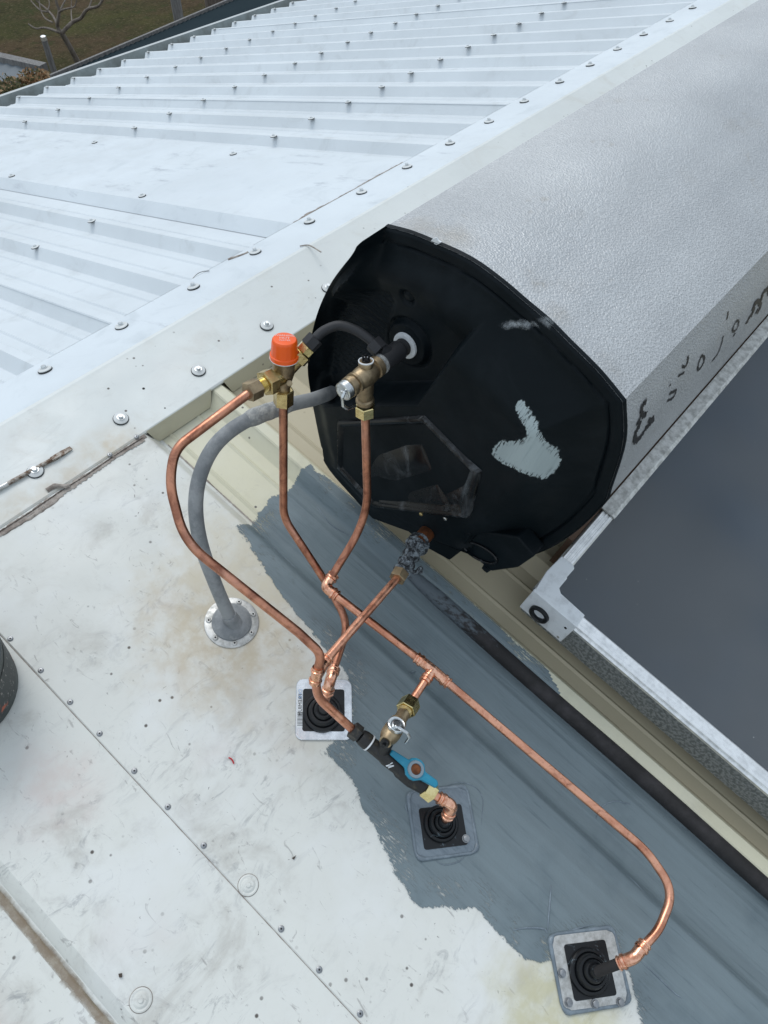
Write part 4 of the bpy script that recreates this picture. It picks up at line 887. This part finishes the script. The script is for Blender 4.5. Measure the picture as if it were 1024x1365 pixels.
# --- pressure and temperature relief valve
rv_ = thing('relief_valve', 'bronze relief valve with a steel easing lever on the tank outlet', 'valve', AXO+XD*.575)
RX = lambda x: AXO+XD*x
mb = MB(); mb.lathe([(.5405, .0110), (.542, .0140), (.5485, .0143), (.5495, .0122), (.5525, .0122), (.5535, .0148), (.5575, .0148), (.5585, .0130), (.566, .0150), (.578, .0158), (.588, .0146), (.5925, .0130), (.5935, .0150), (.602, .0150), (.603, .0125), (.608, .0125)], RX(0), XD, 28)
b0_ = RX(.574); nutp = XP(487, 549, .574); od = (nutp-b0_); ol = od.length; od.normalize()
mb.lathe([(0, .0135), (ol*.45, .0120), (ol*.60, .0105), (ol*.63, .0128), (ol*.67, .0132), (ol*.72, .0128)], b0_, od, 24)
upv = (D(487, 478, .97)-D(487, 505, .99)).normalized(); pk = RX(.577)+upv*.010
mb.lathe([(0, .0098), (.0095, .0104), (.0105, .0098)], pk, upv, 22); mb.build('body', MAT['bronze'], rv_, 35)
mb = MB(); mb.lathe([(.0100, .0106), (.0114, .0106), (.0116, .0092), (.0105, .0088)], pk, upv, 22, cap=False); mb.build('port_rim', MAT['whiteplas'], rv_, 40)
mb = MB(); mb.lathe([(.007, .0062), (.0125, .0060), (.013, .003)], pk, upv, 14)
for k in range(4):
    w = k*math.pi/2; a_ = upv.orthogonal().normalized(); mb.tube([pk+upv*.012+(a_*math.cos(w)+upv.cross(a_)*math.sin(w))*.0035, pk+upv*.0185+(a_*math.cos(w)+upv.cross(a_)*math.sin(w))*.0042], .0016, 6)
mb.build('insect_plug', MAT['rubber'], rv_, 40)
mb = MB(); mb.lathe([(.5295, .0080), (.530, .0115), (.531, .0130), (.5395, .0134), (.541, .0115)], RX(0), XD, 28); mb.build('end_plate', MAT['chrome'], rv_, 30)
mb = MB(); mb.lathe([(.6045, .0128), (.6055, .0148), (.609, .0146), (.611, .0132)], RX(0), XD, 24); mb.build('thread_sealant', MAT['greyseal'], rv_, 60)
mb = MB(); lv = [RX(.5355)+NRM*.003, RX(.5325)+NRM*.0015, RX(.5330)-NRM*.002+SDIR*.006, RX(.535)-NRM*.024+SDIR*.009, RX(.545)-NRM*.031+SDIR*.004, RX(.556)-NRM*.030]
lv = [RX(.530), D(460, 522, .955), D(456.5, 530, .957), D(457.5, 541, .965), D(463, 545, .972), D(474, 541, .985)]
mb.tube(fillet(lv, .004, 5), .0022, 8); mb.lathe([(0, .0042), (.003, .0040)], RX(.5302), -XD, 10); mb.build('easing_lever', MAT['chrome'], rv_, 40)
mb = MB(); mb.hexnut(b0_+od*ol*.80, od, ol*.28, .0145, phase=.2); mb.build('compression_nut', MAT['brass_bright'], rv_, 25)
mb = MB(); mb.lathe([(ol*.72, .0088), (ol*.82, .0088)], b0_, od, 18); mb.build('olive_gap', MAT['rubber'], rv_)

# --- copper runs
def run(name, label, cat='copper pipe'): return lambda p: thing(name, label, cat, p, 'copper pipe runs')
# tempered water: valve down to the shiny flashing
e_A = D(437, 915, 1.12)
p1 = [at(-.08), D(378, 690, 1.158), D(424, 757, 1.205), D(449, 800, 1.210), D(465, 832, 1.200), D(443, 898, 1.130)]
t1 = thing('tempered_water_pipe', 'copper pipe dropping from the orange capped valve to the shiny flashing', 'copper pipe', p1[1], 'copper pipe runs')
mb = MB(); mb.tube(fillet([p1[0], p1[1], (p1[2]+p1[3])/2, p1[4], p1[5]], [.07, .25, .055], 12), PR, 18); mb.build('pipe', MAT['copper_old'], t1, 60)
bA = dA[3]+NRM*.018
eA = D(440, 908, 1.118)
elbow('elbow', eA, p1[4]-p1[5], bA-eA, t1, .022)
mb = MB(); mb.tube([eA+(bA-eA).normalized()*.01, dA[3]+NRM*.012], PR, 16); mb.build('pipe', MAT['copper'], t1, 60)
# relief drain: down from the relief valve, elbow, long run with a tee, bend, elbow into the lowest flashing
q0 = b0_+od*ol*.9; q1 = XP(490, 690, .566); q1 = D(490.5, 690, 1.168)
ej = N(433, 782, .100); tj = N(577, 893, .104); b1 = N(899, 1177, .085); eC = N(846, 1276, .070)
t2 = thing('relief_drain_pipe', 'long copper pipe from the relief valve to the lowest flashing with a tee midway', 'copper pipe', tj, 'copper pipe runs')
mb = MB(); mb.tube(fillet([q0, q1, ej+(N(452, 757, .104)-ej).normalized()*.012], [.14], 18), PR, 18); mb.build('pipe', MAT['copper_old'], t2, 60)
elbow('elbow', ej, N(452, 757, .104)-ej, tj-ej, t2, .024)
mb = MB(); dtj = (tj-ej).normalized(); mb.tube([ej+dtj*.015, tj-dtj*.012], PR, 18); mb.build('pipe', MAT['copper'], t2, 60)
mid = N(835, 1106, .078)
mb = MB(); mb.tube(fillet([tj+(b1-tj).normalized()*.012, N(862, 1134, .077), N(899, 1188, .075), N(878, 1240, .072), eC+(N(866, 1250, .071)-eC).normalized()*.012], [.12, .05, .08], 12), PR, 18); mb.build('pipe', MAT['copper'], t2, 60)
db = (N(545, 938, .106)-tj).normalized()
mb = MB()
for d in ((ej-tj).normalized(), (b1-tj).normalized()): mb.tube([tj, tj+d*.022], .0083, 18); mb.lathe([(0, .0098), (.0042, .0098), (.005, .0083), (.008, .0083), (.0088, .0095), (.0115, .0095), (.0122, .007)], tj+d*.0205, d, 20)
mb.tube([tj, tj+db*.017], .0081, 18); mb.lathe([(0, .0096), (.004, .0096), (.0048, .0082), (.0065, .0082), (.0072, .0094), (.0095, .0094), (.010, .007)], tj+db*.0145, db, 20)
mb.build('tee', MAT['copper_fit'], t2, 40)
vn = D(549, 934, 1.112)
mb = MB(); mb.tube([tj+db*.012, N(548, 936, .105)], PR, 18); mb.build('pipe', MAT['copper'], t2, 60)
cC = dC[3]+NRM*.026
elbow('elbow', eC, N(866, 1250, .071)-eC, cC-eC, t2, .022)
mb = MB(); mb.tube([eC+(cC-eC).normalized()*.015, cC, dC[3]+NRM*.008], .0072, 16); tag(mb.build('pipe_stub', MAT['lag'], t2, 60), 'black sleeved stub entering the rubber boot')
# cold supply: from the tempering valve round to the tee above the shiny flashing and on to the valve set
TJ = D(422, 902, 1.005)
pin = D(472, 974, 1.058)
t3 = thing('cold_supply_pipe', 'weathered copper pipe looping left from the tempering valve to the cold tee', 'copper pipe', TJ, 'copper pipe runs')
pts = [lend - ld*.012, D(246, 585, .940), D(217, 633, .930), D(241, 712, .945), D(312, 782, .965), D(395, 846, .985), D(425, 872, .992), TJ+(D(425, 880, .994)-TJ).normalized()*.008]
mb = MB(); mb.tube(fillet([pts[0], D(233, 598, .935), D(219, 640, .932) if False else D(226, 645, .932), D(246, 722, .946), D(398, 843, .985), D(429, 872, .992), pts[-1]], [.05, .10, .10, .05, .03], 12), PR, 18); mb.build('pipe', MAT['copper_old'], t3, 60)
dn = (D(418, 916, 1.012)-TJ).normalized()
mb = MB(); ua = (D(425, 885, .996)-TJ).normalized(); mb.tube([TJ+ua*.016, TJ, TJ+dn*.012], .0079, 18); 
for o_, d_ in ((TJ+ua*.008, ua), (TJ+dn*.004, dn)): mb.lathe([(0, .0080), (.001, .0094), (.0032, .0094), (.004, .0080)], o_, d_, 20)
p4e = D(437, 877, 1.035); d4 = (D(528, 772, 1.145)-p4e).normalized()
mb.tube([TJ, p4e-d4*.004], .0078, 18); mb.lathe([(0, .0082), (.001, .0097), (.004, .0097), (.005, .0082), (.0065, .0082), (.0072, .0095), (.010, .0095), (.011, .007)], p4e-d4*.010, d4, 20)
mb.build('tee', MAT['copper_fit'], t3, 40)
mb = MB(); mb.tube(fillet([TJ+dn*.006, D(424, 930, 1.020), pin], [.05], 12), PR, 18); mb.build('pipe', MAT['copper'], t3, 60)
# tank inlet pipe
t4 = thing('tank_inlet_pipe', 'straight copper pipe crossing over the long run towards the tank bottom', 'copper pipe', p4e, 'copper pipe runs')
mb = MB(); n4 = D(531, 769, 1.148); mb.tube([p4e-d4*.004, n4], PR, 18); mb.build('pipe', MAT['copper'], t4, 60)
# --- corroded inlet valve at the tank bottom
iv = thing('inlet_valve', 'corroded black and white crusted valve at the bottom of the tank', 'valve', n4)
i1, i2, i3 = D(541, 752, 1.165), D(556, 727, 1.195), D(572, 708, 1.235)
di = (i1-n4).normalized()
mb = MB(); mb.hexnut(n4-di*.005, di, .016, .0140); mb.build('compression_nut', MAT['bronze'], iv, 25)
mb = MB(); sp_ = spline([n4+di*.010, i1, (i1+i2)/2, i2, i2+(i3-i2)*.10], 8); mb.tube(sp_, [.0122+.0030*math.sin(i*.9)+.0046*(i > len(sp_)*.6)+random.uniform(-.0008, .0008) for i in range(len(sp_))], 20)
mb.tube(spline([i1+di*.0, D(553, 763, 1.165), D(561, 757, 1.168), D(560, 764, 1.170)], 5), .0035, 8); mb.build('valve_body', MAT['corroded'], iv, 60)
mb = MB(); mb.tube(fillet([i2, D(571, 708, 1.215), XP(588, 706, .66)], [.02], 10), .0135, 18); mb.build('elbow', MAT['oxcopper'], iv, 60)

# --- valve set on the cold main
V0, V1 = pin, D(570, 1053, 1.070)
vd = (V1-V0); vl = vd.length; vd.normalize()
vs_set = thing('stop_valve', 'black isolating valve with a faded blue lever handle', 'valve', (V0+V1)/2)
mb = MB(); mb.hexnut(V0-vd*.004, vd, vl*.10, .0125, phase=.6); mb.build('compression_nut', MAT['valve_black'], vs_set, 25)
mb = MB(); mb.lathe([(vl*.09, .0105), (vl*.13, .0120), (vl*.20, .0122), (vl*.215, .0108), (vl*.40, .0112), (vl*.44, .0125), (vl*.60, .0120), (vl*.64, .0142), (vl*.80, .0146), (vl*.86, .0130), (vl*.93, .0112), (vl*.97, .0100)], V0, vd, 26)
body = mb.build('valve_body', MAT['valve_black'], vs_set, 30)
mb = MB(); mb.lathe([(vl*.195, .0126), (vl*.212, .0126)], V0, vd, 26); mb.build('white_tape', MAT['whiteplas'], vs_set)
mb = MB(); vu = (NRM-vd*NRM.dot(vd)).normalized(); vsd = vd.cross(vu)
for a, b, c_, e in ((.50, .0045, .475, .012), (.475, .012, .53, .0065), (.53, .0065, .505, .012)):
    f_ = lambda t_, y: V0+vd*vl*t_ + (vsd*(-y if False else y) + vu*math.sqrt(max(0, .0128**2-y*y)))
    mb.tube([f_(a, b), f_(c_, e)], .0009, 6)
mb.build('paint_mark', MAT['whiteplas'], vs_set)
hc = V0+vd*vl*.74+vu*.0165
hc = D(553, 1026, (V0+vd*vl*.76+vu*.020-CAM).dot(FW))
hdir = (D(583, 1049, (hc-CAM).dot(FW))-D(522, 1004, (hc-CAM).dot(FW))).normalized(); hsd = NRM.cross(hdir).normalized()
A_ = (D(521, 1003, (hc-CAM).dot(FW))-hc).dot(hdir); B_ = (D(582, 1049, (hc-CAM).dot(FW))-hc).dot(hdir)
ol_ = [(A_, -.0035), (A_-.001, .0035), (-.015, .0058), (-.0125, .0105), (-.006, .0150), (.001, .0160), (.008, .0138), (.0120, .0085), (.0145, .0060), (B_-.004, .0062), (B_, .002), (B_-.001, -.0042), (.0150, -.0070), (.0110, -.0100), (.006, -.0142), (-.001, -.0155), (-.0085, -.0135), (-.0125, -.0085), (-.0155, -.0062)]
mb = MB(); hn = hdir.cross(hsd).normalized()
if hn.dot(NRM) < 0: hn = -hn
mb.prism([hc+hdir*a+hsd*b-hn*.003 for a, b in ol_], hn*.0065); mb.build('lever_handle', MAT['blue'], vs_set, 40, .0016)
mb = MB(); mb.lathe([(.0034, .0125), (.0062, .0118), (.0068, .0095), (.0066, .0080), (.0010, .0078)], hc, hn, 28, cap=False); m = M('faded_blue_plastic', base=(.20, .26, .30), rough=.5); MAT['faded'] = m.mat; mb.build('hub', MAT['faded'], vs_set, 40)
mb = MB(); mb.lathe([(-.03, .0060), (.0030, .0058), (.0036, .0045)], hc, hn, 14); mb.lathe([(.0036, .0078), (.0037, .0078)], hc, hn, 14); mb.build('spindle', MAT['oxcopper'], vs_set, 40)
mb = MB(); mb.hexnut(V0+vd*vl*.955, vd, .018, .0138, phase=.25); mb.build('compression_nut', MAT['brass_bright'], vs_set, 25)
# copper tail and elbow into the painted flashing
E5 = N(604, 1074, .062); bB = dB[3]+NRM*.022; v5 = V0+vd*(vl*.955+.016)
t5 = thing('cold_main_tail', 'short copper tail bending into the grey painted flashing', 'copper pipe', E5, 'copper pipe runs')
mb = MB(); mb.tube([v5, E5], PR*1.05, 16); mb.build('pipe', MAT['copper'], t5, 60); elbow('elbow', E5, v5-E5, bB-E5, t5, .022)
mb = MB(); mb.tube([E5, bB, dB[3]+NRM*.008], PR, 16); mb.build('pipe', MAT['copper'], t5, 60)
# --- cold expansion valve standing on the set
xv0 = D(505, 1000, 1.030); xc = D(523, 975, 1.040); xn = N(548, 936, .105)
ev = thing('expansion_valve', 'brown brass expansion valve with a bent steel lever on the black valve', 'valve', xc)
xd = (xn-xc); xl = xd.length; xd.normalize()
mb = MB(); mb.lathe([(-.0235, .0072), (-.0235, .0090), (-.020, .0094), (-.018, .0105), (-.013, .0128), (-.005, .0142), (.005, .0140), (.011, .0122), (.016, .0108), (.018, .0125), (.021, .0125), (.022, .0098), (xl*.62, .0098)], xc, xd, 26)
mb.build('body', MAT['bronze'], ev, 35)
mb = MB(); mb.lathe([(xl*.60, .0100)]+sum([[(xl*.60+.0016*i+.0004, .0108), (xl*.60+.0016*i+.0012, .0098)] for i in range(5)], [])+[(xl*.60+.0085, .010)], xc, xd, 24); mb.build('threaded_tail', MAT['brass'], ev, 25)
mb = MB(); mb.hexnut(xc+xd*(xl-.021), xd, .022, .0155, phase=.3); mb.build('compression_nut', MAT['brass_bright'], ev, 25)
fv = (CAM-xc).normalized(); fv = (NRM*.30+fv*.95-XD*.10); fv = (fv-xd*fv.dot(xd)).normalized()
mb = MB(); mb.lathe([(.004, .0110), (.0130, .0114), (.0132, .0130), (.0175, .0130), (.0182, .0120), (.0172, .0100), (.0172, .0070), (.0186, .0055), (.0188, .003)], xc, fv, 28); mb.build('end_plate', MAT['chrome'], ev, 30)
e0_ = xc+fv*.0195; dp = (e0_-CAM).dot(FW)
mb = MB(); mb.tube(fillet([D(527, 967, dp), D(529, 968, dp-.006), D(543, 977, dp-.005), D(546, 983, dp), D(541, 990, dp+.012)], [.003, .006, .004], 5), .0021, 8); mb.lathe([(-.004, .0045), (.003, .0042)], D(527, 967, dp), fv, 10); mb.build('easing_lever', MAT['chrome'], ev, 40)
mb = MB(); pb = D(500, 997, 1.020); pdv = (pb-xc).normalized(); pb = xc-xd*.0235; pdv = -xd; mb.lathe([(-.004, .0070), (.004, .0066), (.0048, .004)], pb, pdv, 14)
mb.tube([pb+pdv*.003, pb+pdv*.0085+vu*.002], .0030, 8); mb.build('insect_plug', MAT['rubber'], ev, 40)
mb = MB(); mb.tube([xc-fv*.004, V0+vd*vl*.37], [.0105, .0100], 18); mb.build('branch', MAT['valve_black'], ev, 50)

# ------------------------------------------------------------------ loose things on the roof
def plane_dir(): 
    d = -RT; return (d-NRM*d.dot(NRM)).normalized()
rb = .088; pb = N(22.5, 926, .004); bc = pb + plane_dir()*rb
bu = thing('bucket', 'dark green-grey tub with a torn label standing at the left edge', 'bucket', bc)
mb = MB(); mb.lathe([(0, rb-.004), (.002, rb), (.12, rb+.003), (.122, rb+.006), (.128, rb+.006), (.13, rb+.002), (.128, rb-.002), (.01, rb-.005)], bc, NRM, 48, cap=False); mb.lathe([(.0, rb-.004), (.004, rb-.004)], bc, NRM, 48); mb.build('tub', MAT['bucket'], bu, 35)
mb = MB(); vs_ = []; fs = []; a0 = RT - NRM*RT.dot(NRM); a0.normalize(); b0 = NRM.cross(a0)
for i in range(13):
    w = R_(-38+i*7.5)
    for h in (.020+.006*math.sin(i*2.1), .100): vs_.append(bc+NRM*h+(a0*math.cos(w)+b0*math.sin(w))*(rb+.0007+.003*h/.12))
    if i: fs.append([2*i-2, 2*i, 2*i+1, 2*i-1])
mb.add(vs_, fs); mb.build('label', MAT['torn'], bu)
# screwdriver on the ridge cap
tip, tb, bs, he = N(95, 597, .0105), N(72, 611, .0115), N(0, 650.5, .0125), N(-90, 700, .0135)
sc = thing('screwdriver', 'rusty flat bladed screwdriver lying across a cap screw', 'screwdriver', tb)
d = (tip-tb).normalized(); sdv = d.cross(NRM).normalized(); mb = MB()
secs = [(tip, .0038, .0008), (tip-d*.016, .0048, .0016), (tip-d*.030, .0040, .0030), (tip-d*.040, .0034, .0034)]
vs_ = []; fs = []
for i, (p, w, h) in enumerate(secs):
    for a, b in ((-1, -1), (1, -1), (1, 1), (-1, 1)): vs_.append(p+sdv*w*a+NRM*h*b)
    if i:
        for k in range(4): fs.append([4*i-4+k, 4*i-4+(k+1) % 4, 4*i+(k+1) % 4, 4*i+k])
fs.append([0, 1, 2, 3]); mb.add(vs_, fs); mb.tube([tip-d*.038, bs], .0036, 12); mb.build('shaft', MAT['rusty'], sc, 40)
mb = MB(); mb.tube([bs-d*0+(bs-tb).normalized()*(-.014), he], .0041, 12); mb.build('ferrule', MAT['steel'], sc, 40)
hd_ = (he-bs).normalized(); mb = MB(); mb.lathe([(0, .006), (.006, .011), (.03, .0125), (.07, .0115), (.085, .008), (.088, .003)], he-hd_*.004+NRM*.006, hd_, 10); mb.build('handle', MAT['hose'], sc, 30)
# offcuts and scraps
mb = MB(); mb.tube(spline([N(305, 1010, .006), N(309, 1012, .007), N(312, 1018, .006)], 5), .0011, 6); tag(mb.build('wire_offcut', MAT['red']), 'tiny curved red plastic offcut lying on the white sheet', 'plastic scrap')
mb = MB(); mb.prism([N(389, 1144, .006), N(395, 1140, .0065), N(392, 1146, .0055)], NRM*.0008); tag(mb.build('dead_leaf', MAT['grime']), 'small dark triangular leaf scrap on the white sheet', 'leaf')
mb = MB(); mb.prism([N(158, 1298, .004), N(163, 1297, .0044), N(163, 1303, .004), N(159, 1303, .004)], NRM*.001); tag(mb.build('dirt_crumb', MAT['grime']), 'dark crumb of dirt beside the lower painted screw', 'crumb')
mb = MB(); mb.tube(spline([NF(232, 386, -.02), NF(240, 382, -.012), NF(252, 376, -.004), NF(262, 366, .004), NF(270, 362, .008), NF(279, 361, .010)], 6), .0009, 6); tag(mb.build('wire', MAT['wire']), 'thin bent wire caught at the far edge of the ridge cap', 'wire')

# ------------------------------------------------------------------ beyond the far gutter
# low dark roof next to the eave
zL = -1.55
vr = thing('lean_to_roof', 'dark charcoal lean-to roof just beyond the far gutter', 'roof', ZP(220, 46, zL))
A_, B_ = ZP(70, 104, zL), ZP(420, -46, zL); dr = (B_-A_).normalized(); inw = Vector((dr.y, -dr.x, 0))
if inw.dot(CAM-A_) < 0: inw = -inw
mb = MB(); n_ = 60; Lr = (B_-A_).length; vs_ = []; fs = []
for i in range(n_*2+1):
    h = .004 if i % 2 else -.004
    for k in (0, 1.9): vs_.append(A_+dr*Lr*i/(n_*2)+inw*k+Vector((0, 0, h-.05*k)))
    if i: fs.append([2*i-2, 2*i-1, 2*i+1, 2*i])
mb.add(vs_, fs); mb.build('roof_sheet', MAT['charcoal'], vr)
mb = MB(); mb.box(A_+Vector((0, 0, -.05)), dr*Lr, -inw*.025, Vector((0, 0, .075))); mb.build('edge_trim', MAT['pole'], vr)
for f in (.15, .5, .85):
    mb = MB(); p = A_+dr*Lr*f+inw*.1; mb.tube([Vector((p.x, p.y, GZ)), p-Vector((0, 0, .06))], .04, 10); mb.build('post', MAT['charcoal'], vr)
# blue-grey shed
zS = -1.9; S1, S2 = ZP(55, 95.5, zS), ZP(0, 83, zS)
dS = (S2-S1); dS.normalize(); S3 = S1+dS*5.0; inS = Vector((dS.y, -dS.x, 0))
if inS.dot(CAM-S1) < 0: inS = -inS
sh = thing('shed', 'low shed with a blue-grey metal roof and pale ridge edge', 'shed', (S1.x, S1.y, GZ))
mb = MB(); vs_ = []; fs = []; n_ = 40
for i in range(n_*2+1):
    h = .006 if i % 2 else -.006
    for k in (0, 2.2): vs_.append(S1+dS*5.0*i/(n_*2)+inS*k+Vector((0, 0, h-.30*k)))
    if i: fs.append([2*i-2, 2*i-1, 2*i+1, 2*i])
mb.add(vs_, fs); mb.build('roof_sheet', MAT['slate'], sh)
mb = MB(); mb.box(S1+Vector((0, 0, -.02)), dS*5.0, -inS*.10, Vector((0, 0, .07))); mb.build('ridge_trim', MAT['pole'], sh)
mb = MB(); q = S1+inS*.1; mb.box(Vector((q.x, q.y, GZ)), dS*4.8, inS*1.9, Vector((0, 0, 1.5-.62))); mb.build('wall', MAT['wall'], sh)
# bare young tree
def limb(mb, pts, r0, r1):
    P_ = spline(pts, 6); mb.tube(P_, [r0+(r1-r0)*i/(len(P_)-1) for i in range(len(P_))], 8)
base = ZP(107, 86, GZ); base_d = (base-CAM).dot(FW)
fork = D(82, 44.5, base_d-.55)
tr_ = thing('bare_tree', 'leafless young tree with a pale forked trunk on the lawn', 'tree', base)
mb = MB(); limb(mb, [base-Vector((0, 0, .1)), D(96, 68, base_d-.28), D(88, 54, base_d-.42), fork], .045, .034); limb(mb, [base+Vector((.03, 0, -.1)), D(94, 62, base_d-.3), D(85, 46, base_d-.5), fork], .03, .025); mb.build('trunk', MAT['bark'], tr_, 60)
dd = base_d-.6
for pts, r in (([fork, D(92, 34, dd), D(98, 29, dd), D(108, 24, dd-.1), D(114, 15, dd-.2), D(120, 11, dd-.3), D(131, 8, dd-.4), D(139, -4, dd-.5), D(150, -25, dd-.6)], .030), ([fork, D(77, 36, dd), D(77, 28, dd-.1), D(79, 14, dd-.2), D(75, 2, dd-.3), D(72, -25, dd-.5)], .030), ([fork, D(76, 42, dd), D(68, 39, dd+.1), D(58, 37, dd+.2), D(48, 38, dd+.2), D(38, 32, dd+.2)], .022), ([D(77, 34, dd), D(71, 22, dd+.1), D(62, 12, dd+.2), D(50, 2, dd+.2), D(38, -12, dd)], .018), ([D(79, 16, dd-.2), D(84, 13, dd-.3), D(92, 11, dd-.4), D(100, 8, dd-.4), D(103, -5, dd-.5)], .015), ([D(78, 20, dd), D(84, 6, dd), D(90, -4, dd)], .014), ([D(66, 16, dd+.2), D(55, 14, dd+.2), D(44, 4, dd+.3), D(36, -8, dd+.3)], .013), ([D(118, 12, dd-.3), D(121, 4, dd-.3), D(124, -8, dd-.3)], .014), ([D(70, 30, dd), D(60, 24, dd+.1), D(54, 12, dd+.1), D(52, -4, dd+.1)], .012), ([D(64, 14, dd), D(66, 4, dd), D(62, -10, dd)], .010), ([D(96, 30, dd), D(95, 14, dd+.3), D(96, -6, dd+.3)], .010)):
    mb = MB(); limb(mb, pts, r, r*.45); mb.build('branch', MAT['bark'], tr_, 60)
# slim stake in the lawn
# dry hedge
def foliage(c, ext, n, mats, size):
    mb = MB()
    for i in range(n):
        w = Vector(rng.normal(size=3)); w.normalize(); p = c + Vector((w.x*ext[0], w.y*ext[1], w.z*ext[2]))*(rng.random()**.4)*(.85+.25*math.sin(w.x*7+w.y*5))
        a = Vector(rng.normal(size=3)).normalized(); b = a.orthogonal().normalized(); s = size*(.6+rng.random()*.9); k = rng.integers(0, len(mats))
        mb.add([p-a*s, p+b*s*.45, p+a*s, p-b*s*.45], [[0, 1, 2, 3]], int(k))
    return mb
hz = -1.9
for (qx, qy), ext, n_, lab in (((8, 128), (.24, .24, .16), 2600, 'olive and tan shrub behind the gutter at the left edge'), ((50, 113), (.20, .20, .13), 2600, 'orange-brown dry shrub in front of the shed roof')):
    c = ZP(qx, qy, hz); sb = thing('shrub', lab, 'shrub', (c.x, c.y, GZ), 'dry shrubs beyond the gutter')
    lm = [MAT['leafA'], MAT['leafB'], MAT['leafC']] if qx > 30 else [MAT['leafB'], MAT['leafB'], MAT['leafC']]
    foliage(c, ext, n_, lm, .019).build('foliage', lm, sb, recalc=False)
    mb = MB()
    for k in range(5): limb(mb, [Vector((c.x, c.y, GZ)), c+Vector((random.uniform(-.1, .1), random.uniform(-.1, .1), -.4)), c+Vector((random.uniform(-.2, .2), random.uniform(-.2, .2), .05))], .02, .006)
    mb.build('stem', MAT['bark'], sb, 60)
# posts and pole
pb = ZP(79, 118, GZ); dpst = (pb-CAM).dot(FW); ptop = D(74, 84, dpst-.35)
ht = 0.62
fp = thing('fence_post', 'short grey post with a pale cap in front of the tree', 'post', pb)
mb = MB(); mb.lathe([(-.1, .045), (ht, .04)], pb, (0, 0, 1), 10); mb.build('post_shaft', MAT['pole'], fp, 40)
mb = MB(); mb.lathe([(ht, .042), (ht+.05, .04), (ht+.06, .02)], pb, (0, 0, 1), 10); mb.build('post_cap', MAT['frame'], fp, 40)
pp = ZP(243, 50, GZ); mb = MB(); mb.lathe([(-.2, .085), (1.2, .075), (3.2, .065), (3.3, .03)], pp, (0, 0, 1), 12)
tag(mb.build('timber_pole', MAT['pole'], None, 40), 'tall grey timber pole standing behind the charcoal lean-to', 'pole')
for k, (qx, qy, lab) in enumerate(((288, 16, 'brown stump post left of the darker stump at the top edge'), (312, 10, 'dark brown stump post between its neighbours at the top edge'), (352, 6, 'brown stump post at the right above the gutter'))):
    p = ZP(qx, qy, GZ); mb = MB(); r = .16+.03*k; mb.lathe([(-.1, r*1.1), (.35, r), (.85+.1*k, r*.9), (.9+.1*k, r*.6)], p, (0, 0, 1), 12)
    tag(mb.build('timber_stump', MAT['timber'], None, 40), lab, 'stump', 'timber stumps beyond the gutter')
